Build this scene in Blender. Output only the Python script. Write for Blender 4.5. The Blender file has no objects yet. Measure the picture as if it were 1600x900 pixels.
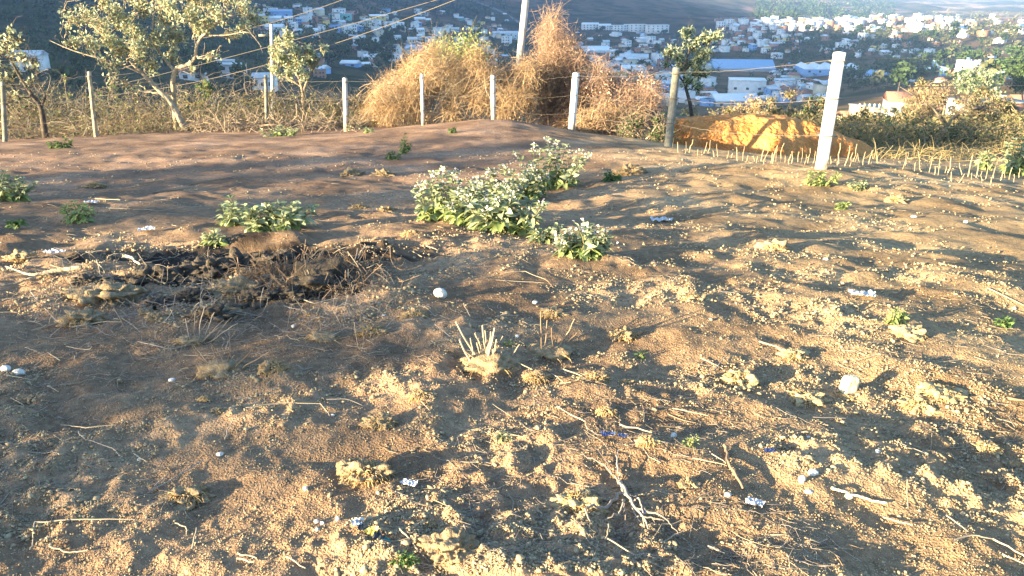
import bpy, math, random
import numpy as np
C = bpy.context.scene.collection
sc = bpy.context.scene
R = math.radians
RG = np.random.default_rng(11)

# ------------------------------------------------------------------ camera
CAM_H, PITCH, F = 1.6, 20.5, 1256.0
cd = bpy.data.cameras.new('camera'); cam = bpy.data.objects.new('camera', cd); C.objects.link(cam)
cam.location = (0, 0, CAM_H); cam.rotation_euler = (R(90 - PITCH), 0, 0)
cd.sensor_width = 36; cd.lens = 36 * F / 1600; cd.clip_start = 0.05; cd.clip_end = 20000
sc.camera = cam
# ------------------------------------------------------------------ light
SUN_EL, SUN_DIR = 9.2, (-.87, -.5)          # low evening sun behind and to the left
sc.view_settings.view_transform = 'Standard'; sc.view_settings.look = 'None'
sc.view_settings.gamma = 1; sc.view_settings.use_curve_mapping = False
sc.view_settings.exposure = 2.8
W = bpy.data.worlds.new('World'); sc.world = W; W.use_nodes = True
nt = W.node_tree; bg = nt.nodes['Background']; sky = nt.nodes.new('ShaderNodeTexSky')
sky.sky_type = 'NISHITA'; sky.sun_disc = False; sky.sun_elevation = R(SUN_EL)
sky.sun_rotation = math.atan2(SUN_DIR[0], SUN_DIR[1])
sky.altitude = 300; sky.dust_density = 1.0; sky.ozone_density = 2.6
nt.links.new(sky.outputs[0], bg.inputs[0]); bg.inputs[1].default_value = 0.10
sl = bpy.data.lights.new('sun', 'SUN'); sl.energy = 5.0; sl.angle = R(0.5); sl.color = (1.0, .79, .46)
so = bpy.data.objects.new('sun', sl); C.objects.link(so)
n_ = math.hypot(*SUN_DIR); ce, se = math.cos(R(SUN_EL)), math.sin(R(SUN_EL))
from mathutils import Vector
so.rotation_euler = Vector((SUN_DIR[0]/n_*ce, SUN_DIR[1]/n_*ce, se)).to_track_quat('Z', 'Y').to_euler()
so.location = (-30, -20, 30)
sc.cycles.max_bounces = 5; sc.cycles.diffuse_bounces = 3; sc.cycles.volume_bounces = 0
sc.cycles.transparent_max_bounces = 4; sc.cycles.use_fast_gi = False
sc.cycles.sample_clamp_indirect = 4

# ------------------------------------------------------------------ numbers and noise
CP, SP = math.cos(R(PITCH)), math.sin(R(PITCH))
def ray(px, py):
    """slope of the sight line through photo pixel (1600x900): x per metre forward, z per metre forward"""
    dy = F*CP + (450-py)*SP; dz = -F*SP + (450-py)*CP
    return (px-800)/dy, dz/dy
def P(px, py, Y):
    a, b = ray(px, py); return np.array([a*Y, Y, CAM_H + b*Y])
def mpp(px, py, Y):
    """metres per photo pixel at forward distance Y"""
    return Y / (F*CP + (450-py)*SP) 
def _h(ix, iy, s):
    n = (ix.astype(np.int64)*374761393 + iy.astype(np.int64)*668265263 + s*974711) & 0x7fffffff
    n = ((n ^ (n >> 13)) * 1274126177) & 0x7fffffff
    n = ((n ^ (n >> 16)) * 60493) & 0x7fffffff
    return (n & 0xffff) / 65535.0
def noise(x, y, s=0):
    x = np.asarray(x, float); y = np.asarray(y, float)
    ix, iy = np.floor(x), np.floor(y); fx, fy = x-ix, y-iy
    fx = fx*fx*(3-2*fx); fy = fy*fy*(3-2*fy)
    a, b, c, d = _h(ix, iy, s), _h(ix+1, iy, s), _h(ix, iy+1, s), _h(ix+1, iy+1, s)
    return (a*(1-fx)+b*fx)*(1-fy) + (c*(1-fx)+d*fx)*fy - .5
def fbm(x, y, o=3, s=0):
    r = 0; a = 1
    for i in range(o):
        r = r + a*noise(x*2**i + 17.3*i, y*2**i - 9.1*i, s+i); a *= .5
    return r
def sstep(a, b, x):
    t = np.clip((np.asarray(x,float)-a)/(b-a), 0, 1); return t*t*(3-2*t)

# ------------------------------------------------------------------ the shape of the land
_cp = []
for px, py, Y in [(800,450,4.5),(300,450,4.6),(1300,450,4.4),(800,300,9.0),(300,300,9.0),(1300,300,8.7),(800,250,12),(300,250,12),
    (770,186,17),(620,202,17),(540,205,18),(416,199,20),(142,214,17.5),(0,222,17.5),(893,205,17.3),(1045,228,14.5),(1170,246,11.8),
    (1282,264,10),(1400,258,12),(1600,285,11)]:
    p = P(px, py, Y); _cp.append(p)
_cp += [np.array(q, float) for q in [(0,1.5,0),(2,1.5,0),(-2,1.5,0),(-18,0,.25),(-18,14,-1.0),(-35,-20,-.6),(0,-12,.3),(16,0,-.5),(20,14,-2),(25,-14,-.8),(-30,14,-1.2)]]
_cp = np.array(_cp)
def _tps(A, B):
    r2 = (A[:,None,0]-B[None,:,0])**2 + (A[:,None,1]-B[None,:,1])**2
    return .5*r2*np.log(r2+1e-6)
_n = len(_cp); _A = np.zeros((_n+3,_n+3)); _A[:_n,:_n] = _tps(_cp,_cp) + np.eye(_n)*.6
_A[:_n,_n:] = np.c_[np.ones(_n), _cp[:,:2]]; _A[_n:,:_n] = _A[:_n,_n:].T
_w = np.linalg.solve(_A, np.r_[_cp[:,2],0,0,0])
_GX, _GY = np.linspace(-60,60,241), np.linspace(-60,60,241)
_q = np.stack(np.meshgrid(_GX,_GY,indexing='ij'),-1).reshape(-1,2)
_PL = (_tps(_q,_cp)@_w[:_n] + _w[_n] + _q@_w[_n+1:]).reshape(241,241)
def bil(G, i, j):
    i = np.clip(i,0,G.shape[0]-1.001); j = np.clip(j,0,G.shape[1]-1.001)
    a=np.floor(i).astype(int); b=np.floor(j).astype(int); f=i-a; g=j-b
    return (G[a,b]*(1-f)+G[a+1,b]*f)*(1-g)+(G[a,b+1]*(1-f)+G[a+1,b+1]*f)*g
def plot_z(x, y): return bil(_PL, (x+60)*2, (y+60)*2)
# far land: profiles (distance, height) for seven bearings
def prof(px, L): return (px, [(Y, CAM_H + ray(px,py)[1]*Y) for Y, py in L])
FAR = [
 prof(-500,[(10,250),(20,215),(27,190),(40,185),(80,230),(150,190),(220,140),(330,100),(500,55),(800,-30),(1300,-110),(6500,-110)]),
 prof(0,  [(10,250),(20,215),(27,190),(40,190),(80,230),(150,200),(230,140),(330,100),(500,60),(800,-20),(1300,-100),(6500,-110)]),
 prof(400,[(10,250),(20,212),(27,192),(40,200),(90,250),(170,235),(300,175),(450,110),(700,55),(1000,12),(1600,-40),(6500,-90)]),
 prof(800,[(10,250),(19,200),(25,222),(45,270),(100,280),(250,240),(500,155),(800,95),(1200,62),(1500,40),(2100,-30),(6500,-60)]),
 prof(1000,[(10,250),(16,232),(22,245),(45,240),(100,250),(250,220),(480,165),(800,105),(1150,68),(1450,48),(2000,-10),(6500,-50)]),
 prof(1200,[(10,250),(16,250),(26,242),(32,215),(50,200),(100,215),(250,210),(500,165),(800,115),(1150,62),(1500,36),(1850,42),(2300,2),(3000,-6),(6500,-30)]),
 prof(1400,[(10,262),(16,252),(26,232),(40,222),(70,207),(120,193),(230,177),(300,171),(550,125),(850,88),(1350,40),(1550,34),(2000,38),(2700,22),(3600,4),(5000,-4),(6500,-20)]),
 prof(1600,[(10,280),(16,252),(26,232),(40,220),(70,203),(110,192),(180,184),(235,180),(300,150),(450,105),(800,70),(1100,45),(1500,36),(2100,30),(2700,24),(3600,8),(5000,6),(6500,-20)]),
 prof(2200,[(10,280),(16,252),(26,232),(40,222),(70,200),(110,176),(180,160),(250,142),(450,105),(800,70),(1100,45),(1500,30),(2100,24),(2700,20),(3600,-5),(5000,-20),(6500,-40)])]
_us = np.array([ray(px,120)[0] for px,_ in FAR])
_LY = np.linspace(math.log(8), math.log(7000), 260)
_cols = np.array([np.interp(_LY, [math.log(Y) for Y,_ in L], [(z-CAM_H)/Y for Y,z in L]) for _,L in FAR])
_U = np.linspace(-1.15,1.15,181)
_FZ = np.array([[np.interp(u,_us,_cols[:,k]) for k in range(260)] for u in _U])
def _blur(G, ax, n):
    for _ in range(n):
        G = (np.roll(G,1,ax)+2*G+np.roll(G,-1,ax))/4 if False else G
        H = np.pad(G, [(1,1) if a==ax else (0,0) for a in (0,1)], mode='edge')
        G = (np.take(H,range(0,G.shape[ax]),ax)+2*np.take(H,range(1,G.shape[ax]+1),ax)+np.take(H,range(2,G.shape[ax]+2),ax))/4
    return G
_FZ = _blur(_blur(_FZ,1,5),0,20)
def far_z(x, y):
    y = np.maximum(y, 8.0); u = x/y
    t = bil(_FZ, (u+1.15)/2.3*180, (np.log(y)-_LY[0])/(_LY[-1]-_LY[0])*259)
    d = np.hypot(x,y); z = CAM_H + t*y
    amp = sstep(120,900,d)
    z = z + amp*(fbm(x/260,y/260,4,50)*16 + (.5-np.abs(fbm(x/420+3,y/420,3,57)))*14*sstep(1500,3000,d) - 3*sstep(1500,3000,d))
    z = z + sstep(25,60,d)*(1-sstep(200,400,d))*fbm(x/9,y/9,3,60)*1.0
    return z
_eu = np.array([ray(p,220)[0] for p in (-300,0,420,560,660,770,900,1045,1170,1282,1370,1450,1600,1900)])
_ey = np.array([24,22,21,18.6,18,17.6,17.2,15.2,12.4,11.4,12.3,13.5,13.2,13])
_ew = np.array([12,12,10,5,3,3,3,3.5,4,4,5,7,8,8])
def edge_t(x, y):
    u = x/np.maximum(y,1.0); e = np.interp(u,_eu,_ey); w = np.interp(u,_eu,_ew)
    return np.where(y<5, 0, sstep(0,1,(y-e)/w))
# burnt pit, mound and named ground marks in metres
PIT = (-1.95, 5.45)
def macro(x, y):
    """land without fine soil relief"""
    t = edge_t(x,y); z = plot_z(x,y)*(1-t) + far_z(x,y)*t
    d = ((x-PIT[0])/.85)**2 + ((y-PIT[1])/.42)**2
    z = z - .08*np.exp(-d*1.2) + .05*np.exp(-(np.sqrt(d)-1.35)**2*7)*sstep(-1.1,-2.1,x)
    return z
def micro(x, y, cell=0.0):
    d = np.hypot(x,y); f = 1-edge_t(x,y)
    xs, ys = x*.80 - y*.45, x*.55 + y*.85                # drag the relief a little along a diagonal
    m = fbm(xs/2.6,ys/1.7,2,1)*.085
    m = m + fbm(x/.62+noise(x,y,3),y/.5,2,5)*.052
    lump = sstep(-.10,.28,fbm(x/.8,y/.62,3,9))
    m = m*(1-.45*sstep(6,11,d)); smooth_far = 1-.25*sstep(8,12,d)*(x<2)
    def oc(l, a, s): return a*noise(x/l, y/l, s)*(1-sstep(l*.25,l*.5,np.zeros_like(x)+cell))
    k = oc(.36,.036,19)+oc(.17,.040,20)+oc(.085,.028,21)*(.4+lump)
    c = oc(.05,.021,22)+oc(.028,.015,23)+oc(.016,.008,24)
    c = np.where(c>0, c*1.5, c*.6)
    r = np.hypot((x-PIT[0])/1.0,(y-PIT[1])/.4); rough = 1+1.2*np.exp(-(r-.9)**2*2.5)
    return (m*smooth_far + (k*.9 + c*(.5+.8*lump))*rough*smooth_far)*f
def Z(x, y): return macro(x,y)+micro(x,y)
_SY = np.exp(np.linspace(math.log(.9), math.log(6400), 1500))
def hit(px, py):
    """where a photo pixel's sight line meets the land"""
    a, b = ray(px,py); z = CAM_H+b*_SY; h = macro(a*_SY,_SY); k = np.nonzero(z<h)[0]
    if len(k)==0: return None
    k = max(k[0],1); f = (z[k-1]-h[k-1])/((z[k-1]-h[k-1])-(z[k]-h[k])+1e-9)
    Y = _SY[k-1]+(_SY[k]-_SY[k-1])*f
    x = a*Y; return np.array([x, Y, float(Z(np.array([x]),np.array([Y]))[0])])

# ------------------------------------------------------------------ building helpers
def tag(o, label=None, cat=None, group=None, kind=None):
    if label: o['label'] = label
    if cat: o['category'] = cat
    if group: o['group'] = group
    if kind: o['kind'] = kind
    return o
def obj(name, V, Fc, mat, parent=None, smooth=False, data=None):
    if data is None:
        V = np.asarray(V, np.float32); me = bpy.data.meshes.new(name)
        fl = Fc if isinstance(Fc, list) else [Fc]
        fl = [np.asarray(f,np.int32) for f in fl if len(f)]
        tot = np.concatenate([np.full(len(f),f.shape[1],np.int32) for f in fl]); idx = np.concatenate([f.ravel() for f in fl])
        me.vertices.add(len(V)); me.vertices.foreach_set('co', V.ravel())
        me.loops.add(len(idx)); me.loops.foreach_set('vertex_index', idx)
        me.polygons.add(len(tot)); st = np.zeros(len(tot),np.int32); st[1:] = np.cumsum(tot)[:-1]
        me.polygons.foreach_set('loop_start', st); me.polygons.foreach_set('loop_total', tot)
        if smooth: me.polygons.foreach_set('use_smooth', np.ones(len(tot),bool))
        me.update(); me.validate(); data = me
        for m in (mat if isinstance(mat, list) else [mat]): me.materials.append(m)
    o = bpy.data.objects.new(name, data); C.objects.link(o)
    if parent: o.parent = parent
    return o
def thing(name, loc, label, cat, group=None, rz=0):
    o = bpy.data.objects.new(name, None); C.objects.link(o); o.empty_display_size = .1
    o.location = tuple(float(v) for v in loc); o.rotation_euler = (0,0,rz)
    return tag(o, label, cat, group)
class Bag:
    """collects pieces of one mesh"""
    def __init__(s): s.V=[]; s.F={3:[],4:[]}; s.n=0
    def add(s, V, Fc):
        V=np.asarray(V,float).reshape(-1,3)
        for f in (Fc if isinstance(Fc,list) else [Fc]):
            f=np.asarray(f); 
            if len(f): s.F[f.shape[1]].append(f+s.n)
        s.V.append(V); s.n+=len(V)
    def box(s, x0,x1,y0,y1,z0,z1):
        V=[(x,y,z) for x in (x0,x1) for y in (y0,y1) for z in (z0,z1)]
        s.add(V,np.array([(0,1,3,2),(4,6,7,5),(0,4,5,1),(2,3,7,6),(0,2,6,4),(1,5,7,3)]))
    def build(s, name, mat, parent=None, smooth=False):
        if not s.V: return None
        return obj(name, np.concatenate(s.V), [np.concatenate(f) for f in s.F.values() if f], mat, parent, smooth)
def unit(v): return v/(np.linalg.norm(v,axis=-1,keepdims=True)+1e-9)
def tubes(Pt, Rd, S=3, caps=False, rng=RG):
    """Pt (N,K,3) poly lines, Rd (N,K) radii"""
    Pt=np.asarray(Pt,float); Rd=np.asarray(Rd,float); N,K,_=Pt.shape
    T=np.gradient(Pt,axis=1); T=unit(T); ref=unit(rng.normal(size=(N,1,3)))
    ref=np.where(np.abs((ref*T[:,:1]).sum(-1,keepdims=True))>.9, np.roll(ref,1,-1), ref)
    A=unit(np.cross(T,ref)); B=np.cross(T,A)
    th=np.arange(S)/S*2*math.pi
    V=Pt[:,:,None]+Rd[:,:,None,None]*(A[:,:,None]*np.cos(th)[:,None]+B[:,:,None]*np.sin(th)[:,None])
    i=np.arange(N)[:,None,None]*K*S; k=np.arange(K-1)[None,:,None]*S; s=np.arange(S)[None,None,:]; s2=(s+1)%S
    Fc=np.stack([i+k+s,i+k+s2,i+k+S+s2,i+k+S+s],-1).reshape(-1,4)
    out=[Fc]
    if caps and S==4:
        out.append(np.stack([i[:,0,0]+(K-1)*S+j for j in range(4)],-1))
    return V.reshape(-1,3), out
def leaves(Cn, D, Nn, L, Wd, fold=.25, droop=.3, st=2):
    """leaf blades: base Cn, direction D, normal Nn, length L, width Wd; st stations of width"""
    N=len(Cn); D=unit(D); S=unit(np.cross(D,Nn)); U=np.cross(S,D)
    L=np.asarray(L)[:,None]; Wd=np.asarray(Wd)[:,None]
    if st==1:
        b=Cn; m=Cn+D*L*.5-U*L*droop*.15; t=Cn+D*L-U*L*droop
        V=np.stack([b,m-S*Wd/2+U*Wd*fold,t,m+S*Wd/2+U*Wd*fold],1)
        return V.reshape(-1,3), [np.arange(N)[:,None]*4+np.array([0,1,2,3])]
    us=[0,.22,.5,.8,1]; ws=[.12,.8,1,.6,.02]; V=[]
    for u,w in zip(us,ws):
        c=Cn+D*L*u-U*L*droop*u*u
        V+= [c-S*Wd/2*w+U*Wd*fold*w, c, c+S*Wd/2*w+U*Wd*fold*w]
    V=np.stack(V,1); fs=[]
    for k in range(4):
        a=3*k; fs+=[(a,a+1,a+4,a+3),(a+1,a+2,a+5,a+4)]
    Fc=(np.arange(N)[:,None,None]*15+np.array(fs)[None]).reshape(-1,4)
    return V.reshape(-1,3), [Fc]
def rdir(n, rng, up=0.0):
    v=rng.normal(size=(n,3)); v[:,2]+=up; return unit(v)
_ico=None
def ico(sub=1):
    t=(1+5**.5)/2
    V=[(-1,t,0),(1,t,0),(-1,-t,0),(1,-t,0),(0,-1,t),(0,1,t),(0,-1,-t),(0,1,-t),(t,0,-1),(t,0,1),(-t,0,-1),(-t,0,1)]
    Fc=[(0,11,5),(0,5,1),(0,1,7),(0,7,10),(0,10,11),(1,5,9),(5,11,4),(11,10,2),(10,7,6),(7,1,8),(3,9,4),(3,4,2),(3,2,6),(3,6,8),(3,8,9),(4,9,5),(2,4,11),(6,2,10),(8,6,7),(9,8,1)]
    V=[np.array(v)/np.linalg.norm(v) for v in V]
    for _ in range(sub):
        mid={}; nf=[]
        def m(a,b):
            k=(min(a,b),max(a,b))
            if k not in mid: v=V[a]+V[b]; V.append(v/np.linalg.norm(v)); mid[k]=len(V)-1
            return mid[k]
        for a,b,c in Fc:
            x,y,z=m(a,b),m(b,c),m(c,a); nf+=[(a,x,z),(b,y,x),(c,z,y),(x,y,z)]
        Fc=nf
    return np.array(V), np.array(Fc)
def n3(V, s, seed):
    return (noise(V[:,0]*s+7,V[:,1]*s,seed)+noise(V[:,1]*s+3,V[:,2]*s,seed+1)+noise(V[:,2]*s,V[:,0]*s+5,seed+2))
def lump(rx, ry, rz, seed, sub=2, rough=.35, fr=2.2, sink=.3):
    V,Fc=ico(sub); r=1+rough*n3(V+seed*3.1,fr,seed)+rough*.5*n3(V+seed,fr*2.4,seed+5)
    V=V*r[:,None]*np.array([rx,ry,rz]); V[:,2]+=rz*(1-2*sink)*.9
    return V, Fc
# ------------------------------------------------------------------ materials
MATS={}
def mat(name, c1, c2=None, scale=8, rough=.9, bump=0, bscale=60, island=False, trans=0, objc=True, spec=.15, c3=None):
    if name in MATS: return MATS[name]
    m=bpy.data.materials.new(name); m.use_nodes=True; t=m.node_tree; N=t.nodes; Lk=t.links
    p=N['Principled BSDF']; p.inputs['Roughness'].default_value=rough; p.inputs['Specular IOR Level'].default_value=spec
    p.inputs['Base Color'].default_value=(*c1,1)
    tc=N.new('ShaderNodeTexCoord')
    if c2 is not None:
        r=N.new('ShaderNodeValToRGB'); r.color_ramp.elements[0].color=(*c1,1); r.color_ramp.elements[1].color=(*c2,1)
        if c3 is not None:
            e=r.color_ramp.elements.new(.5); e.color=(*c3,1)
        if island:
            g=N.new('ShaderNodeNewGeometry'); Lk.new(g.outputs['Random Per Island'],r.inputs[0])
        else:
            n=N.new('ShaderNodeTexNoise'); n.inputs['Scale'].default_value=scale; n.inputs['Detail'].default_value=4
            r.color_ramp.elements[0].position=.3; r.color_ramp.elements[-1].position=.7
            Lk.new(tc.outputs['Object'],n.inputs[0]); Lk.new(n.outputs[0],r.inputs[0])
        Lk.new(r.outputs[0],p.inputs['Base Color'])
    if bump:
        n=N.new('ShaderNodeTexNoise'); n.inputs['Scale'].default_value=bscale; n.inputs['Detail'].default_value=3
        b=N.new('ShaderNodeBump'); b.inputs['Strength'].default_value=bump; b.inputs['Distance'].default_value=1.5/bscale
        Lk.new(tc.outputs['Object'],n.inputs[0]); Lk.new(n.outputs[0],b.inputs['Height']); Lk.new(b.outputs[0],p.inputs['Normal'])
    if trans:
        tr=N.new('ShaderNodeBsdfTranslucent'); mx=N.new('ShaderNodeMixShader'); mx.inputs[0].default_value=trans
        if c2 is not None: Lk.new(r.outputs[0],tr.inputs[0])
        else: tr.inputs[0].default_value=(*c1,1)
        Lk.new(p.outputs[0],mx.inputs[1]); Lk.new(tr.outputs[0],mx.inputs[2]); Lk.new(mx.outputs[0],N['Material Output'].inputs[0])
    MATS[name]=m; return m
def weather(m):
    """dirt splash near the foot and grey stains, in the post's own coordinates"""
    t=m.node_tree; N=t.nodes; Lk=t.links; p=N['Principled BSDF']; src=p.inputs['Base Color'].links[0].from_socket
    tc=N.new('ShaderNodeTexCoord'); sx=N.new('ShaderNodeSeparateXYZ'); Lk.new(tc.outputs['Object'],sx.inputs[0])
    n=N.new('ShaderNodeTexNoise'); n.inputs['Scale'].default_value=11; n.inputs['Detail'].default_value=5; Lk.new(tc.outputs['Object'],n.inputs[0])
    a=N.new('ShaderNodeMath'); a.operation='MULTIPLY_ADD'; a.inputs[1].default_value=-.55; Lk.new(n.outputs[0],a.inputs[0]); Lk.new(sx.outputs[2],a.inputs[2])
    r=N.new('ShaderNodeMapRange'); r.inputs[1].default_value=-.22; r.inputs[2].default_value=.05; r.inputs[3].default_value=.85; r.inputs[4].default_value=0; Lk.new(a.outputs[0],r.inputs[0])
    x=N.new('ShaderNodeMix'); x.data_type='RGBA'; x.inputs[7].default_value=(.26,.19,.12,1); Lk.new(src,x.inputs[6]); Lk.new(r.outputs[0],x.inputs[0])
    n2=N.new('ShaderNodeTexNoise'); n2.inputs['Scale'].default_value=6; n2.inputs['Detail'].default_value=8; n2.inputs['Roughness'].default_value=.75; Lk.new(tc.outputs['Object'],n2.inputs[0])
    r2=N.new('ShaderNodeMapRange'); r2.inputs[1].default_value=.54; r2.inputs[2].default_value=.68; r2.inputs[4].default_value=.6; Lk.new(n2.outputs[0],r2.inputs[0])
    y=N.new('ShaderNodeMix'); y.data_type='RGBA'; y.inputs[7].default_value=(.27,.26,.24,1); Lk.new(x.outputs[2],y.inputs[6]); Lk.new(r2.outputs[0],y.inputs[0]); Lk.new(y.outputs[2],p.inputs['Base Color'])
M=dict(
 straw=mat('straw',(.25,.20,.14),(.44,.36,.26),island=True,rough=.7),
 strawgrey=mat('strawgrey',(.13,.11,.10),(.36,.31,.26),island=True,rough=.7),
 root=mat('root',(.13,.09,.06),(.30,.21,.14),island=True),
 ash=mat('ash',(.03,.027,.025),(.12,.09,.07),island=True),
 dryst=mat('dry_stalk',(.20,.13,.075),(.58,.42,.26),island=True,trans=.2),
 dryred=mat('dry_red',(.24,.145,.10),(.52,.37,.27),island=True,trans=.2),
 drygrass=mat('dry_grass',(.07,.06,.035),(.32,.23,.14),island=True,trans=.2),
 silver=mat('silver_leaf',(.15,.19,.10),(.38,.42,.26),island=True,trans=.25,rough=.7),
 treeleaf=mat('tree_leaf',(.23,.28,.17),(.54,.58,.40),island=True,trans=.35,rough=.7),
 treedry=mat('tree_leaf_dry',(.28,.20,.10),(.42,.36,.18),island=True,trans=.25),
 green=mat('green_leaf',(.06,.12,.035),(.15,.23,.08),island=True,trans=.3),
 dark=mat('dark_leaf',(.03,.055,.02),(.08,.12,.045),island=True,trans=.2),
 olive=mat('olive_leaf',(.07,.09,.04),(.25,.23,.12),island=True,trans=.25),
 lime=mat('lime_leaf',(.20,.27,.09),(.36,.41,.17),island=True,trans=.3),
 bark=mat('bark',(.16,.12,.09),(.32,.26,.19),scale=14,bump=.5,bscale=30),
 palebark=mat('pale_bark',(.22,.18,.13),(.40,.34,.25),scale=12,bump=.5,bscale=30),
 darkbark=mat('dark_bark',(.05,.04,.035),(.12,.10,.08),scale=14,bump=.5,bscale=30),
 concrete=mat('concrete',(.34,.34,.33),(.56,.55,.53),scale=5,bump=.25,bscale=50),
 whitepost=mat('painted_concrete',(.66,.65,.62),(.84,.83,.80),scale=4,bump=.2,bscale=40),
 greypost=mat('weathered_wood',(.13,.13,.11),(.27,.26,.22),scale=9,bump=.5,bscale=50),
 wire=mat('wire',(.16,.14,.12),rough=.5), cable=mat('cable',(.13,.11,.09),rough=.6),
 stone=mat('pale_stone',(.42,.40,.36),(.62,.59,.52),scale=6,bump=.3,bscale=18),
 brush=mat('slope_brush',(.18,.15,.07),(.48,.38,.20),island=True,trans=.25),
 drypole=mat('stick_wood',(.24,.18,.11),(.42,.33,.21),island=True),
 stonew=mat('white_stone',(.48,.46,.42),(.66,.64,.60),scale=6,bump=.3,bscale=18),
 sponge=mat('cream_block',(.62,.52,.32),(.78,.70,.50),scale=9,bump=.4,bscale=30),
)

weather(M['concrete']); weather(M['whitepost'])
# ------------------------------------------------------------------ ground: one sheet, finest near the camera
def grid_faces(n, m):
    i=np.arange(n-1)[:,None]*m+np.arange(m-1)[None,:]
    return np.stack([i,i+1,i+m+1,i+m],-1).reshape(-1,4)
def soil_mat():
    m=bpy.data.materials.new('dry_soil'); m.use_nodes=True; t=m.node_tree; N=t.nodes; Lk=t.links
    p=N['Principled BSDF']; p.inputs['Roughness'].default_value=.95; p.inputs['Specular IOR Level'].default_value=.08
    tc=N.new('ShaderNodeTexCoord'); at=N.new('ShaderNodeAttribute'); at.attribute_name='soil'
    def nz(s,d=4):
        n=N.new('ShaderNodeTexNoise'); n.inputs['Scale'].default_value=s; n.inputs['Detail'].default_value=d; Lk.new(tc.outputs['Object'],n.inputs[0]); return n
    a=nz(1.3); b=nz(28); c=nz(120,2)
    r=N.new('ShaderNodeValToRGB'); r.color_ramp.elements[0].position=.35; r.color_ramp.elements[1].position=.65
    r.color_ramp.elements[0].color=(.70,.66,.62,1); r.color_ramp.elements[1].color=(1.12,1.1,1.04,1)
    r2=N.new('ShaderNodeValToRGB'); r2.color_ramp.elements[0].position=.3; r2.color_ramp.elements[1].position=.7
    r2.color_ramp.elements[0].color=(.62,.6,.6,1); r2.color_ramp.elements[1].color=(1.25,1.22,1.15,1)
    Lk.new(a.outputs[0],r.inputs[0]); Lk.new(b.outputs[0],r2.inputs[0])
    x=N.new('ShaderNodeMix'); x.data_type='RGBA'; x.blend_type='MULTIPLY'; x.inputs[0].default_value=1
    y=N.new('ShaderNodeMix'); y.data_type='RGBA'; y.blend_type='MULTIPLY'; y.inputs[0].default_value=.8
    Lk.new(at.outputs['Color'],x.inputs[6]); Lk.new(r.outputs[0],x.inputs[7]); Lk.new(x.outputs[2],y.inputs[6]); Lk.new(r2.outputs[0],y.inputs[7])
    Lk.new(y.outputs[2],p.inputs['Base Color'])
    bp=N.new('ShaderNodeBump'); bp.inputs['Strength'].default_value=.8; bp.inputs['Distance'].default_value=.014
    ad=N.new('ShaderNodeMath'); ad.operation='ADD'; Lk.new(b.outputs[0],ad.inputs[0]); Lk.new(c.outputs[0],ad.inputs[1])
    Lk.new(ad.outputs[0],bp.inputs['Height']); Lk.new(bp.outputs[0],p.inputs['Normal'])
    return m
MSOIL=soil_mat()
def paint(o, col):
    a=o.data.color_attributes.new('soil','FLOAT_COLOR','POINT')
    a.data.foreach_set('color', np.c_[col,np.ones(len(col))].astype(np.float32).ravel())
az=np.concatenate([np.linspace(-180,-48,90)[:-1],np.linspace(-48,48,1150),np.linspace(48,180,90)[1:]])
rr=np.exp(np.linspace(math.log(.5),math.log(46),1080))
A_,Q_=np.meshgrid(np.radians(az),rr,indexing='ij')
X_=Q_*np.sin(A_); Y_=Q_*np.cos(A_)
cell=Q_*math.log(46/.5)/1080
Z_=macro(X_,Y_)+micro(X_,Y_,cell)
V=np.stack([X_,Y_,Z_],-1).reshape(-1,3)
ground=obj('ground',V,grid_faces(*X_.shape)[:,::-1],MSOIL,smooth=True); tag(ground,kind='structure')
x,y=V[:,0],V[:,1]
def soilcol(x,y):
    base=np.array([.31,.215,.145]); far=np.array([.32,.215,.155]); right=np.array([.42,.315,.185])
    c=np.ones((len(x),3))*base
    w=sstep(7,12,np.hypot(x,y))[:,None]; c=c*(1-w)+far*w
    w=(sstep(-.5,3.5,x)*.8)[:,None]; c=c*(1-w)+right*w  # soil paled and yellowed rightwards, its stronger sunlight painted into the colour
    d=np.sqrt(((x-PIT[0])/.95)**2+((y-PIT[1])/.42)**2)+fbm(x/.35,y/.25,3,33)*.9
    w=(1-sstep(.8,1.5,d))[:,None]; c=c*(1-w)+np.array([.035,.03,.028])*w
    d=np.sqrt(((x+1.2)/.5)**2+((y-4.9)/.3)**2)+fbm(x/.3,y/.2,3,34); w=.6*(1-sstep(.5,1.2,d))[:,None]; c=c*(1-w)+np.array([.07,.06,.05])*w
    g=sstep(0,1,edge_t(x,y)*1.5)[:,None]*.8; c=c*(1-g)+np.array([.16,.12,.06])*g
    lumpw=sstep(-.05,.3,fbm(x/.8,y/.62,3,9))[:,None]; c=c*(.82+.3*lumpw)
    return c
paint(ground, soilcol(x,y))
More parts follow.
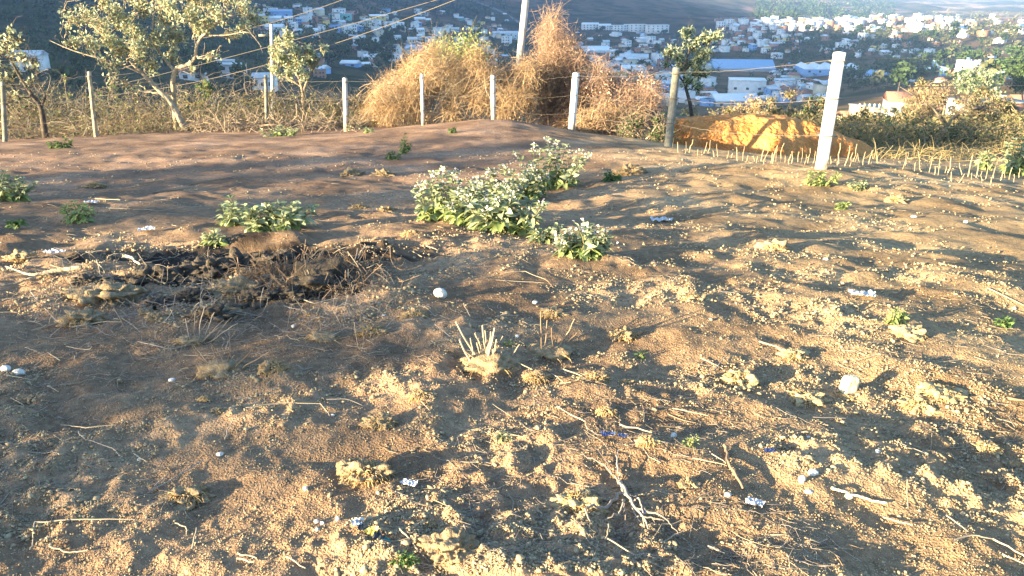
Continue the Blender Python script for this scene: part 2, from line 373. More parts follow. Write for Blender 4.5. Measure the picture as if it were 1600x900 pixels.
# ------------------------------------------------------------------ hills and valley: one sheet out to the horizon
uu=np.linspace(-1.12,1.12,520); ly=np.exp(np.linspace(math.log(17),math.log(6600),640))
Y_,U_=np.meshgrid(ly,uu,indexing='ij'); X_=U_*Y_
Z_=macro(X_,Y_)-.35*(1-sstep(35,48,np.hypot(X_,Y_)))
Z_+= sstep(300,800,Y_)*fbm(X_/60,Y_/60,2,71)*3
V=np.stack([X_,Y_,Z_],-1).reshape(-1,3)
def land_mat():
    m=bpy.data.materials.new('hillside'); m.use_nodes=True; t=m.node_tree; N=t.nodes; Lk=t.links
    p=N['Principled BSDF']; p.inputs['Roughness'].default_value=1; p.inputs['Specular IOR Level'].default_value=.0
    tc=N.new('ShaderNodeTexCoord'); at=N.new('ShaderNodeAttribute'); at.attribute_name='soil'
    n=N.new('ShaderNodeTexNoise'); n.inputs['Scale'].default_value=.022; n.inputs['Detail'].default_value=9; n.inputs['Roughness'].default_value=.65
    Lk.new(tc.outputs['Object'],n.inputs[0])
    r=N.new('ShaderNodeValToRGB'); r.color_ramp.elements[0].position=.42; r.color_ramp.elements[1].position=.58
    r.color_ramp.elements[0].color=(.40,.52,.36,1); r.color_ramp.elements[1].color=(1.15,1.05,1,1)
    x=N.new('ShaderNodeMix'); x.data_type='RGBA'; x.blend_type='MULTIPLY'; x.inputs[0].default_value=1
    Lk.new(n.outputs[0],r.inputs[0]); Lk.new(at.outputs['Color'],x.inputs[6]); Lk.new(r.outputs[0],x.inputs[7]); Lk.new(x.outputs[2],p.inputs['Base Color'])
    return m
MLAND=land_mat()
hills=obj('hills',V,grid_faces(*X_.shape),MLAND,smooth=True); tag(hills,kind='structure')
x,y,z=V.T; d=np.hypot(x,y); u=x/y
c=np.ones((len(x),3))*np.array([.15,.10,.06])
w=sstep(1300,1900,d)[:,None]; c=c*(1-w)+np.array([.42,.23,.16])*w
w=(sstep(2200,3200,d)*sstep(.3,.5,u))[:,None]; c=c*(1-w)+np.array([.46,.31,.22])*w
# dark eucalyptus wood on the right hand hill flank and left slope
wd=sstep(.0,.2,fbm(x/330,y/330,3,81)+.35*((u>.2)&(u<.5)&(d>1700)&(d<2400))+.30*((u<-.15)&(d<700)))[:,None]
c=c*(1-wd*.75)+np.array([.035,.05,.025])*wd*.75
w=((1-sstep(60,140,d))*(u>.15))[:,None]; c=c*(1-w)+np.array([.24,.18,.085])*w
w=(sstep(25,60,d)*(1-sstep(300,420,d))*sstep(.36,.5,u))[:,None]; c=c*(1-w)+np.array([.27,.20,.10])*w
paint(hills,c)
# ------------------------------------------------------------------ unseen ridge added on the left, shaped to keep the valley in evening shade
qs=np.array([150,200,285,380,470,568,643,800,1015,1250,1503,1700,1950]); cs=np.array([-45,-20,20,42,62,84,90,104,122,158,196,200,160])
TS=math.tan(R(SUN_EL)); s0=-300.0
Qv=np.linspace(150,1950,240); Sv=np.linspace(-1,1,41)
Qg,Sg=np.meshgrid(Qv,Sv,indexing='ij')
top=np.interp(Qg,qs,cs)+TS*300+fbm(Qg/60,Qg*0,3,91)*9
zz=-150+(top+150)*np.clip(1-np.abs(Sg)**1.3,0,1)+fbm(Qg/50,Sg*4,3,92)*10*(1-np.abs(Sg))*(np.abs(Sg)>.06)
Ss=s0-5+Sg*(230+Qg*.08)
Ss=np.where(Sg>0,s0-5+Sg*220,Ss)
dx,dy=.867,.498
V=np.stack([Ss*dx-Qg*dy,Ss*dy+Qg*dx,zz],-1).reshape(-1,3)
mt=obj('shade_mountain',V,grid_faces(*Qg.shape),MLAND,smooth=True); tag(mt,kind='structure')
paint(mt,np.ones((len(V),3))*np.array([.12,.10,.06]))
# ------------------------------------------------------------------ orange cut bank beyond the plot
def bank():
    n,m=260,90
    tx=np.linspace(0,1,n); px=1035+tx*345
    top=np.interp(px,[1035,1060,1120,1180,1215,1250,1285,1330,1380],[192,190,188,185,184,188,199,214,236])
    Yb=19.6-.8*np.sin(tx*3.1)
    V=[]
    for i in range(n):
        a=ray(px[i],200)[0]; base=float(macro(np.array([a*Yb[i]]),np.array([Yb[i]]))[0])-.6
        ztop=CAM_H+ray(px[i],top[i])[1]*(Yb[i]+1.2)
        for j in range(m):
            v=j/(m-1)
            if v<.7: w=v/.7; f=w; dep=1.3*w**1.5
            else: w=(v-.7)/.3; f=1-w*w*.5; dep=1.3+3*w
            zz=base+(ztop-base)*(f)
            Yv=Yb[i]+dep
            g=float(0)
            V.append((a*(Yb[i]+1.0),Yv,zz))
    V=np.array(V)
    k=V[:,0]
    r=(.5-np.abs(noise(k/.8+noise(V[:,2]*1.5,k,3)*.8,V[:,2]*.35,5))*2)*.5+fbm(k/.35,V[:,2]/.4,3,8)*.22
    V[:,1]-=r; V[:,2]+=fbm(k/.5,V[:,1]/.5,3,9)*.12
    m_=mat('orange_clay',(.46,.17,.045),(.60,.29,.10),scale=1.6,bump=.9,bscale=9)
    o=obj('earth_bank',V,grid_faces(n,m)[:,::-1],m_,smooth=True); tag(o,kind='structure')
bank()
# ------------------------------------------------------------------ air
hz=Bag(); hz.box(-3200,6800,-150,7000,-160,262)
mh=bpy.data.materials.new('haze'); mh.use_nodes=True; t=mh.node_tree; t.nodes.remove(t.nodes['Principled BSDF'])
pv=t.nodes.new('ShaderNodeVolumePrincipled'); pv.inputs['Density'].default_value=.00014; pv.inputs['Color'].default_value=(.33,.56,1,1); pv.inputs['Anisotropy'].default_value=.0
t.links.new(pv.outputs[0],t.nodes['Material Output'].inputs['Volume'])
haze=hz.build('haze',mh); tag(haze,kind='stuff')
# ------------------------------------------------------------------ plants
def wobble(a, b, K, amp, rng):
    """curved poly line from a to b"""
    t=np.linspace(0,1,K)[:,None]; p=a+(b-a)*t; L=np.linalg.norm(b-a)
    o=rng.normal(size=(K,3)).cumsum(0)*amp*L/K; o-=o[:1]; o=o-o[-1:]*t
    return p+o
def woody(name, loc, label, cat, limbs, clumps, leafm, barkm, leafL=.06, leafW=.03, dens=60, twig=.5, group=None, seed=1,
          wind=(0,0,0), second=None, second_name='dry_leaves', crown='crown', trunk='trunk', bare=0, tr=.006, S=5, extra_twigs=0):
    """tree or shrub: tapered limbs, branches out to every clump, twigs and separate leaves round them. World coordinates."""
    rng=np.random.default_rng(seed); loc=np.array(loc,float); th=thing(name,loc,label,cat,group)
    bt=Bag(); LP=[]; LR=[]
    for pts,r0,r1 in limbs:
        pts=np.array(pts,float)-loc; K=14; s=np.linspace(0,1,len(pts)); t=np.linspace(0,1,K)
        q=np.stack([np.interp(t,s,pts[:,i]) for i in range(3)],-1)
        q=_blur(q,0,1); q[0]=pts[0]
        rad=r0+(r1-r0)*t; bt.add(*tubes(q[None],rad[None],7,rng=rng)); LP.append(q); LR.append(rad)
    LPa=np.concatenate(LP); LRa=np.concatenate(LR)
    lf=Bag(); lf2=Bag(); tw=Bag()
    for c,r in clumps:
        c=np.array(c,float)-loc; d=np.linalg.norm(LPa-c,axis=1)+.6*np.maximum(0,LPa[:,2]-c[2]+r*.3)*2; k=int(np.argmin(d)); 
        a=LPa[k]; br=wobble(a,c,9,.5,rng); r0=min(LRa[k]*.7,.012+.014*np.linalg.norm(c-a))
        bt.add(*tubes(br[None],np.linspace(r0,r0*.35,9)[None],5,rng=rng))
        n=max(5,int(10*twig*(r/.3)**1.2)+4)
        dd=rdir(n,rng,.25)+np.array(wind); e=c+unit(dd)*r*rng.uniform(.5,1.1,(n,1))*np.array([1,1,.85])
        st=br[rng.integers(4,9,n)]
        tws=np.stack([wobble(st[i],e[i],6,.7,rng) for i in range(n)])
        tw.add(*tubes(tws,np.linspace(tr*1.6,tr*.5,6)[None].repeat(n,0),3,rng=rng))
        m=int(dens*(r/.3)**2)
        if bare<1 and m:
            ii=rng.integers(0,n,m); kk=rng.integers(2,6,m); base=tws[ii,kk]+rng.normal(size=(m,3))*r*.13
            D=rdir(m,rng,.2)+np.array(wind)*1.5; Nn=rdir(m,rng,.6); sc_=rng.uniform(.6,1.3,m)
            V_,F_=leaves(base,D,Nn,leafL*sc_,leafW*sc_,st=1); lf.add(V_,F_)
            if second:
                m2=int(m*second[1]); ii=rng.integers(0,n,m2); base=tws[ii,rng.integers(1,6,m2)]+rng.normal(size=(m2,3))*r*.16
                V_,F_=leaves(base,rdir(m2,rng,-.2),rdir(m2,rng,.4),leafL*rng.uniform(.5,1.1,m2),leafW*rng.uniform(.5,1,m2),st=1); lf2.add(V_,F_)
    if extra_twigs:
        n=extra_twigs; cc=np.array([c for c,_ in clumps])-loc; rr_=np.array([r for _,r in clumps]); i=rng.integers(0,len(cc),n)
        a=cc[i]+rdir(n,rng)*rr_[i][:,None]*rng.uniform(0,.9,(n,1)); b=a+(rdir(n,rng,.5)+np.array(wind))*rng.uniform(.15,.55,(n,1))
        tws=np.stack([wobble(a[j],b[j],6,.8,rng) for j in range(n)]); tw.add(*tubes(tws,np.linspace(tr,tr*.4,6)[None].repeat(n,0),3,rng=rng))
    bt.build(trunk,barkm,th,smooth=True); tw.build('twigs',barkm,th)
    lf.build(crown,leafm,th); 
    if second: lf2.build(second_name,second[0],th)
    return th
def base_at(px, Y):
    a=ray(px,200)[0]; return np.array([a*Y,Y,float(Z(np.array([a*Y]),np.array([Y+0.]))[0])-.03])
def clumps_px(L, Y, spread=.5, seed=0):
    rng=np.random.default_rng(seed); out=[]
    for px,py,r in L:
        y=Y+rng.uniform(-spread,spread); out.append((P(px,py,y), r*mpp(px,py,y)))
    return out
# ---- the big pale tree by the fence
Yt=19.5
bl=P(292,213,Yt); bl2=P(276,207,Yt+.4)
for b_ in (bl,bl2): b_[2]=macro(np.array([b_[0]]),np.array([b_[1]]))[0]-.05
woody('pale_tree', bl, 'large leaning tree with pale bark and grey green leaves behind the left fence','tree',
 [([bl,P(282,188,Yt),P(268,160,Yt),P(245,138,Yt),P(222,115,Yt),P(200,92,Yt)],.085,.03),
  ([bl2,P(274,180,Yt+.3),P(271,150,Yt+.2),P(270,122,Yt),P(276,105,Yt)],.07,.05),
  ([P(276,106,Yt),P(292,102,Yt-.1),P(306,92,Yt-.2),P(306,70,Yt-.2),P(320,52,Yt-.2),P(345,32,Yt-.3)],.05,.02),
  ([P(273,112,Yt),P(262,98,Yt+.2),P(248,80,Yt+.3),P(238,55,Yt+.3),P(240,20,Yt+.3)],.04,.015),
  ([P(312,60,Yt-.2),P(326,48,Yt-.3),P(332,38,Yt),P(350,28,Yt+.3),P(385,20,Yt+.4)],.035,.012),
  ([P(222,115,Yt),P(190,100,Yt-.3),P(150,90,Yt-.4),P(110,78,Yt-.4),P(75,62,Yt-.4)],.025,.008),
  ([P(200,92,Yt),P(175,70,Yt),P(150,45,Yt),P(125,20,Yt)],.03,.012),
  ([P(320,55,Yt-.2),P(350,56,Yt-.3),P(390,48,Yt-.3),P(410,75,Yt-.2)],.02,.007)],
 clumps_px([(108,32,20),(128,22,18),(150,38,26),(112,70,18),(135,66,22),(165,62,26),(185,78,24),(176,105,16),(203,135,13),(158,97,10),(205,50,26),(180,20,24),
  (225,85,26),(240,60,26),(215,15,24),(255,30,26),(250,8,26),(232,105,18),(275,60,24),(290,25,26),(285,-5,28),(320,10,26),(320,38,20),(345,25,22),(350,-5,26),(378,12,24),
  (380,42,18),(395,30,16),(330,88,10),(272,96,14),(302,45,18),(210,70,20),(195,35,22),(265,80,16),(300,110,9),(240,-20,28),(160,0,20),(200,-12,24),(365,55,12),(170,125,9)],Yt,.9,3),
 M['treeleaf'],M['palebark'],.085,.04,135,.8,seed=5,wind=(.35,0,0),second=(M['treedry'],.35),extra_twigs=260,tr=.007)
# ---- left edge tree
Y=18.2; b=P(70,210,Y); b[2]=macro(np.array([b[0]]),np.array([Y]))[0]-.05
woody('thorny_tree',b,'small dark trunked tree with sparse dusty leaves at the left edge','tree',
 [([b,P(66,180,Y),P(64,165,Y),P(45,142,Y),P(28,115,Y),P(15,90,Y)],.07,.02),([P(64,168,Y),P(72,150,Y),P(60,130,Y)],.03,.012),([P(45,142,Y),P(15,132,Y),P(-20,125,Y)],.025,.008)],
 clumps_px([(22,55,16),(10,75,18),(35,90,15),(-5,95,20),(25,118,17),(-15,60,20),(5,130,16),(50,98,10),(45,130,10),(-30,110,22),(20,152,10)],Y,.6,8),
 M['treeleaf'],M['darkbark'],.105,.05,80,.9,seed=9,wind=(.2,0,.0),second=(M['treedry'],.5),extra_twigs=120,tr=.006)
# ---- tree by the pale pole
Y=23; b=P(478,186,Y); b[2]=macro(np.array([b[0]]),np.array([Y]))[0]-.05
woody('windblown_tree',b,'small leafy tree leaning against the slim pale pole','tree',
 [([b,P(474,160,Y),P(473,142,Y),P(468,125,Y),P(462,105,Y)],.06,.03),([P(473,145,Y),P(482,120,Y),P(495,100,Y),P(504,84,Y)],.035,.012),([P(470,135,Y),P(450,122,Y),P(432,115,Y)],.03,.012)],
 clumps_px([(448,60,14),(432,72,15),(455,78,18),(475,82,15),(438,95,17),(460,100,18),(482,100,13),(425,110,11),(448,118,14),(505,76,8),(470,118,12),(488,88,9),(430,86,12)],Y,.6,12),
 M['treeleaf'],M['bark'],.11,.048,220,.7,seed=14,wind=(.3,0,.1),second=(M['treedry'],.2),extra_twigs=60,tr=.007)
# ---- tree by the leaning grey post
Y=24; b=P(1080,168,Y)
woody('slender_tree',np.array(b),'dark stemmed tree with pale top rising behind the leaning grey post','tree',
 [([P(1084,215,Y),b,P(1075,150,Y),P(1068,125,Y),P(1072,95,Y),P(1080,70,Y)],.07,.02),([P(1068,128,Y),P(1050,105,Y),P(1040,90,Y)],.03,.01),([P(1070,110,Y),P(1095,85,Y),P(1115,60,Y)],.03,.01)],
 clumps_px([(1074,55,14),(1085,75,17),(1105,62,15),(1120,55,9),(1062,88,14),(1045,82,12),(1085,98,16),(1100,85,12),(1062,108,13),(1090,115,15),(1075,125,15),(1104,118,9),(1088,135,11),(1040,100,8)],Y,.6,21),
 M['treeleaf'],M['darkbark'],.105,.046,230,.8,seed=22,wind=(.25,0,.15),second=(M['dark'],.5),second_name='dark_leaves',extra_twigs=90,tr=.007)
# ---- power poles and tall pole
def round_pole(name, top, bot, r0, r1, label, cat, m, group=None, sides=12, cap=True, K=6, jit=0, seed=0, parts=None):
    bot=np.array(bot,float); top=np.array(top,float); th=thing(name,bot,label,cat,group) if parts else None
    rng=np.random.default_rng(seed); q=wobble(np.zeros(3) if parts else bot*0, top-bot, K, jit, rng)
    V_,F_=tubes(q[None],np.linspace(r0,r1,K)[None],sides,rng=rng)
    bg_=Bag(); bg_.add(V_,F_); k=(K-1)*sides; cen=len(V_)
    bg_.add(np.array([q[-1]+[0,0,r1*.12]]),[]) ; bg_.F[3].append(np.array([(k+i,k+(i+1)%sides,cen) for i in range(sides)]))
    if parts: o=bg_.build(parts,m,th,smooth=False); return th
    o=bg_.build(name,m); o.location=bot; return tag(o,label,cat,group)
t=P(828,-60,21.5); bt_=P(806,150,21.3); low=bt_+(bt_-t)*.35
pol=round_pole('utility_pole',t,low,.10,.085,'tall pale utility pole leaning right, cut by the top edge of the picture','pole',M['concrete'],parts='shaft',seed=1)
t=P(424,38,40); low=P(427,205,40)
pol=round_pole('utility_pole',t,low,.10,.075,'slim pale utility pole beside the windblown tree','pole',M['concrete'],parts='shaft',seed=2)
g=Bag(); q=t-low; g.box(-.22,.22,-.05,.05,q[2]-.55,q[2]-.45); g.build('crossarm',M['greypost'],pol)
# ---- fence posts
def sq_post(px0,py0,px1,py1,Y,w,label,m,seed,round_=False):
    """square section post: top pixel, foot pixel"""
    top=P(px0,py0,Y); bot=P(px1,py1,Y); gz=float(Z(np.array([bot[0]]),np.array([bot[1]]))[0]); 
    th=thing('fence_post',bot,label,'fence post','posts of the wire fence'); rng=np.random.default_rng(seed)
    K=14; tt=np.linspace(0,1,K)[:,None]; d=top-bot; lo=-d*.12; q=lo+(d-lo)*tt; q=q+rng.normal(size=(K,3))*.0015
    S=16 if round_ else 4; a=rng.uniform(.2,.5) if not round_ else 0
    th_=np.arange(S)/S*2*math.pi+a; V=[]
    for k in range(K):
        rr_=w/2*(1.0-.06*k/K)*(1.3 if not round_ else 1)
        for s in range(S): V.append(q[k]+np.array([math.cos(th_[s])*rr_,math.sin(th_[s])*rr_,0])*(1+rng.uniform(-.02,.02)*(2 if round_ else 1)))
    V=np.array(V); i=np.arange(K-1)[:,None]*S; s=np.arange(S)[None]; F4=np.stack([i+s,i+(s+1)%S,i+S+(s+1)%S,i+S+s],-1).reshape(-1,4)
    k=(K-1)*S; V=np.r_[V,[q[-1]+[0,0,.012]]]; F3=np.array([(k+j,k+(j+1)%S,len(V)-1) for j in range(S)])
    obj('shaft',V,[F4,F3],m,th)
    for fz in (.93,.62,.30):
        g=Bag(); c=d*fz; g.box(c[0]-w*.62,c[0]+w*.62,c[1]-w*.62,c[1]+w*.62,c[2]-.006,c[2]+.006); g.build('wire_tie',M['wire'],th)
    return bot,top
posts=[]
for a in [(4,128,8,215,17.5,.10,'thin grey post at the very left edge of the fence',M['greypost'],31,True),
 (139,112,150,214,17.5,.085,'slim leaning post with a pale top left of the pale leaning tree',M['palebark'],32,True),
 (415,118,417,198,19.9,.085,'dark slim post in shade below the slim pale pole',M['greypost'],33,True),
 (539,122,541,206,17.8,.085,'first white post left of the dry thicket',M['concrete'],34),
 (659,116,661,196,17.4,.075,'white post with a darker top standing in front of the dry thicket',M['concrete'],35,True),
 (770,118,771,188,17.2,.10,'white post standing at the crest of the earth mound',M['concrete'],36,True),
 (900,114,893,203,17.0,.12,'clean white post leaning right at the right end of the mound',M['whitepost'],37),
 (1057,106,1044,227,14.3,.14,'grey weathered wooden post leaning right before the slender tree',M['greypost'],38,True),
 (1312,82,1283,264,9.9,.155,'large bright white post leaning right, nearest and tallest of the fence',M['whitepost'],39)]:
    posts.append(sq_post(*a))
# ---- wires
def wire(a,b,sag,r,name,label,cat,group,m,K=24,jit=0,seed=0):
    t=np.linspace(0,1,K)[:,None]; q=a+(b-a)*t; q[:,2]-=sag*4*(t*(1-t))[:,0]
    if jit: q+=np.random.default_rng(seed).normal(size=q.shape)*jit
    V_,F_=tubes((q-a)[None],np.full((1,K),r),4); o=obj(name,V_,F_,m); o.location=a; return tag(o,label,cat,group)
def on(i,f): b,t=posts[i]; return b+(t-b)*f
LV=[(.95,'top'),(.62,'middle'),(.30,'lowest')]
NM=['left edge post','slim leaning post','dark slim post','first white post','white post at the dry thicket','white post on the mound crest','clean white post','grey leaning post','large bright post']
for i in range(8):
    for f,l in LV:
        wire(on(i,f),on(i+1,f),.05+.03*(f<.9),.0022 if i<6 else .003,'fence_wire',f'{l} wire strand, {NM[i]} to {NM[i+1]}','fence wire','strands of the wire fence',M['wire'],jit=.004,seed=i)
far_=P(1900,84,14.5)
wire(on(8,.95),far_,.03,.004,'fence_wire','top wire strand running right from the large bright post','fence wire','strands of the wire fence',M['wire'])
wire(on(8,.72),P(1900,126,14.5),.03,.004,'fence_wire','second wire strand running right from the large bright post','fence wire','strands of the wire fence',M['wire'])
wire(on(8,.40),P(1900,205,14.5),.03,.003,'fence_wire','low faint wire strand running right from the large bright post','fence wire','strands of the wire fence',M['wire'])
G_='power cables crossing the valley view'
wire(P(150,150,60),P(800,-36,34),.9,.016,'power_cable','upper cable of the crossing pair left of the tall pole','power cable',G_,M['cable'],40)
wire(P(150,140,60),P(860,-52,34),.2,.013,'power_cable','lower thinner cable of the crossing pair left of the tall pole','power cable',G_,M['cable'],40)
wire(P(300,62,42),P(620,-34,36),.3,.012,'power_cable','single cable rising right above the slim pale pole','power cable',G_,M['cable'],30)
# ---- dry grass masses
def tangle(vol, n, rng, L=(.25,.6), up=.5, K=6, curl=.8, wind=(.25,0,0), r=(.0035,.008)):
    """vol(rng,n)->points inside a volume; curved stalks through them"""
    c=vol(rng,n); d=rdir(n,rng,up)+np.array(wind); d=unit(d); l=rng.uniform(*L,(n,1))
    t=np.linspace(-.5,.5,K); bend=rdir(n,rng,-.6)*l*curl*.35
    q=c[:,None]+d[:,None]*l[:,None]*t[None,:,None]+bend[:,None]*(t[None,:,None]**2*4)
    rad=rng.uniform(*r,(n,1))*np.linspace(1,.4,K)[None]
    return tubes(q,rad,3,rng=rng)
def env_volume(pxs, tops, bots, Y0, Y1, power=.6):
    def f(rng,n):
        nc=min(95,max(14,n//45)); kc=rng.integers(0,nc,n); px=rng.uniform(pxs[0],pxs[-1],nc)[kc]; v=(rng.uniform(0,1,nc)**power)[kc]; Yc=rng.uniform(0,1,nc)[kc]
        top=np.interp(px,pxs,tops)+noise(px/16,px*0,7)*34+noise(px/5,px*0,8)*14; bot=np.interp(px,pxs,bots); py=bot+(top-bot)*v
        Y=Y0+(Y1-Y0)*Yc
        return np.array([P(a,b,c) for a,b,c in zip(px,py,Y)])+np.clip(rng.normal(size=(n,3)),-2.2,2.2)*np.array([.13,.15,.13])
    return f
rng=np.random.default_rng(77)
def thicket(name,label,cat,loc,specs,leafspec=None,group=None,pname='dry_stalks'):
    th=thing(name,loc,label,cat,group); g=Bag()
    for vol,n,kw,mname in specs:
        V_,F_=tangle(vol,n,rng,**kw); V_=V_-np.array(loc); g2=Bag(); g2.add(V_,F_); g2.build(mname[0],M[mname[1]],th)
    if leafspec:
        vol,n,L,Wd,m,nm=leafspec; c=vol(rng,n)-np.array(loc); V_,F_=leaves(c,rdir(n,rng,.3),rdir(n,rng,.5),L*rng.uniform(.6,1.3,n),Wd*rng.uniform(.6,1.3,n),st=1); obj(nm,V_,F_,M[m],th)
    return th
bpos=lambda px,Y: base_at(px,Y)
thicket('dry_thicket','wide golden thicket of dry tangled stalks behind the earth mound','thicket',bpos(700,20),
 [(env_volume([575,600,625,655,690,720,760,800,830],[160,138,106,86,78,80,78,86,105],[215]*9,18.6,22.5),11000,dict(L=(.2,.7),up=.7,curl=.7,r=(.002,.0065)),('dry_stalks','dryst')),
  (env_volume([600,640,700,800],[130,95,84,95],[215]*4,18.9,21.5),1500,dict(L=(.4,.9),up=1.2,curl=1.2,r=(.002,.005)),('tall_stems','straw'))],
 (env_volume([590,640,700,800,830],[150,100,86,100,125],[215]*5,19,22.3),9000,.055,.02,'dryst','dry_leaves'))
thicket('green_shoots','bright green upright shoots growing out of the top of the golden thicket','shrub',bpos(730,20.5),
 [(env_volume([680,700,728,748,765],[75,62,36,34,70],[110]*5,20,21.3),90,dict(L=(.3,.8),up=2.5,curl=.4),('stems','olive'))],
 (env_volume([678,695,715,722,730,735,748,755,765],[78,64,72,36,44,66,28,52,80],[112]*9,20,21.4,.9),1500,.07,.035,'lime','leaves'))
thicket('vine_column','tall column of reddish dry vines right of the tall pole','thicket',bpos(870,21.5),
 [(env_volume([846,854,864,874,890,902,908],[120,50,34,32,58,70,120],[205]*7,20,22.5),4600,dict(L=(.2,.8),up=.9,curl=.7,r=(.002,.006)),('dry_vines','dryred')),
  (env_volume([825,850,890,925],[130,90,100,140],[210]*4,20,22),3200,dict(L=(.2,.6),up=.8),('dry_stalks','dryst')),
  (env_volume([835,850,868,895],[70,24,14,60],[130]*4,20.5,21.8),130,dict(L=(.4,1.0),up=2,curl=.6,r=(.004,.010)),('bare_tips','bark'))],
 (env_volume([835,850,880,915],[110,60,45,90],[205]*4,20,22),3000,.05,.022,'dryred','dry_leaves'))
thicket('rust_bush','low rusty brown bush between the clean white post and the dark shrub','bush',bpos(960,20),
 [(env_volume([905,925,960,1000,1030],[140,116,110,118,150],[215]*5,19,21.5),3000,dict(L=(.2,.6),up=.5,r=(.002,.006)),('dry_twigs','dryred')),
  (env_volume([900,940,1000],[170,165,175],[215]*3,18,20),1500,dict(L=(.2,.5),up=.5),('dry_stalks','dryst'))],
 (env_volume([905,925,960,1000,1030],[140,116,112,120,150],[215]*5,19,21.5),3000,.06,.03,'dryred','dry_leaves'))
def shrub(name,label,px,py,wpx,hpx,Y,leafm,barkm,dens=70,leafL=.07,leafW=.035,seed=1,second=None,tw=40,group=None,cat='shrub',tr=.006):
    """leafy shrub: px,py foot pixel, width and height in pixels, distance"""
    rg=np.random.default_rng(seed); s=mpp(px,py,Y); b=P(px,py,Y); gz=float(macro(np.array([b[0]]),np.array([b[1]]))[0]); b[2]=min(b[2],gz+.3)
    w,h=wpx*s,hpx*s; n=max(4,int(5+wpx/9)); r=min(w,h)*.26; top=P(px,py,Y)[2]+h
    cl=[]; lm=[]
    for i in range(n):
        a=rg.uniform(-.5,.5); dz=math.sqrt(max(.05,1-(a*1.9)**2)); zz=rg.uniform(.25,.92)*dz
        c=np.array([b[0]+a*(w-r),b[1]+rg.uniform(-.35,.35)*w,b[2]+(top-b[2]-r*.6)*max(zz,.15)]); cl.append((c,r*rg.uniform(.75,1.2)))
    for i in range(3): 
        c=cl[rg.integers(n)][0]; lm.append(([b+rg.normal(size=3)*[.04,.04,0],b+(c-b)*.5+rg.normal(size=3)*.05*w,c],.012+.02*h,.006+.004*h))
    return woody(name,b,label,cat,lm,cl,leafm,barkm,leafL,leafW,dens,.6,group,seed,second=second,extra_twigs=tw,tr=tr)
shrub('dark_shrub','dense dark green shrub at the foot of the grey leaning post',1000,226,95,62,16.6,M['dark'],M['bark'],170,.05,.028,41,(M['dryred'],.25),120)
shrub('grey_shrub','dusty olive shrub just left of the golden thicket',578,190,75,62,22,M['olive'],M['bark'],60,.06,.03,42,(M['dryst'],.5),120)
shrub('grey_shrub','smaller dusty olive shrub behind the first white post',522,190,50,42,23,M['olive'],M['bark'],50,.06,.03,43,(M['dryst'],.5),60)
shrub('low_leafy_shrub','low pale leafy shrub at the foot of the first white post',556,206,34,18,17.6,M['silver'],M['bark'],120,.07,.045,44)
shrub('round_bush','bright green bush seen right of the pale leaning tree trunk',320,160,36,44,26,M['green'],M['bark'],230,.07,.04,45,tw=5)
shrub('round_bush','dim green bush seen between the slim leaning post and the pale tree',172,160,52,34,26,M['green'],M['bark'],60,.07,.04,46,tw=20)
shrub('narrow_bush','narrow yellow green bush at the left, above the slim leaning post',103,140,12,34,27,M['lime'],M['bark'],200,.07,.04,47,tw=5)
shrub('round_bush','dull green bush at the foot of the slim pale pole',420,170,60,34,25,M['olive'],M['bark'],110,.07,.04,48,tw=30)
shrub('dark_shrub','dark bush low at the left edge behind the fence',30,185,70,50,22,M['dark'],M['bark'],60,.06,.03,49,(M['dryst'],.4),60)
shrub('green_shoot_bush','green patch on the dry vines right of the tall pole',825,125,30,20,21,M['olive'],M['bark'],150,.06,.03,50,tw=5)
# dry undergrowth strip behind the left fence, nobody could count it
def strip(rng,n):
    px=rng.uniform(-140,600,n); Y=rng.uniform(17.4,27,n); Y=np.where(px>480,rng.uniform(18.5,24,n),Y)
    Y=Y+np.interp(px,[-140,0,150,420,560],[.8,.8,.2,2.2,.6])*(Y<22)
    a=np.array([ray(p,200)[0] for p in px]); x=a*Y; z=macro(x,Y)+rng.uniform(0,1,n)**2*np.where(Y>20,.75,.28)*(1+noise(x/.7,Y/.7,3)*1.6)
    return np.stack([x,Y,z],-1)
g=Bag(); g.add(*tangle(strip,8500,rng,L=(.12,.5),up=.2,r=(.002,.006),curl=1.3)); o=g.build('dry_undergrowth',M['drygrass']); tag(o,kind='stuff')
c=strip(rng,16000); c[:,2]-=.10; V_,F_=leaves(c,rdir(16000,rng,.3),rdir(16000,rng,.6),.075*rng.uniform(.6,1.4,16000),.04*rng.uniform(.6,1.4,16000),st=1); tag(obj('low_weeds',V_,F_,M['olive']),kind='stuff')
def strip2(rng,n):
    p=strip(rng,n); k=p[:,1]>21; p[k,2]+=rng.uniform(0,.5,k.sum()); return p
g=Bag(); g.add(*tangle(strip2,1500,rng,L=(.4,1.1),up=.9,r=(.003,.006),curl=1.2)); tag(g.build('bare_brush',M['strawgrey']),kind='stuff')
# pile of cut branches along the left fence
def cutpile(rng,n):
    px=rng.uniform(300,520,n); Y=rng.uniform(18.0,19.6,n); a=np.array([ray(p,200)[0] for p in px]); x=a*Y
    return np.stack([x,Y,macro(x,Y)+rng.uniform(.02,.22,n)],-1)
loc=base_at(400,18.6); g=Bag(); V_,F_=tangle(cutpile,420,rng,L=(.3,1.0),up=0,r=(.005,.013),curl=.5); g.add(V_-loc,F_); o=g.build('branch_pile',M['bark']); o.location=loc; tag(o,'low pile of cut dry branches along the fence right of the pale tree','branch pile')
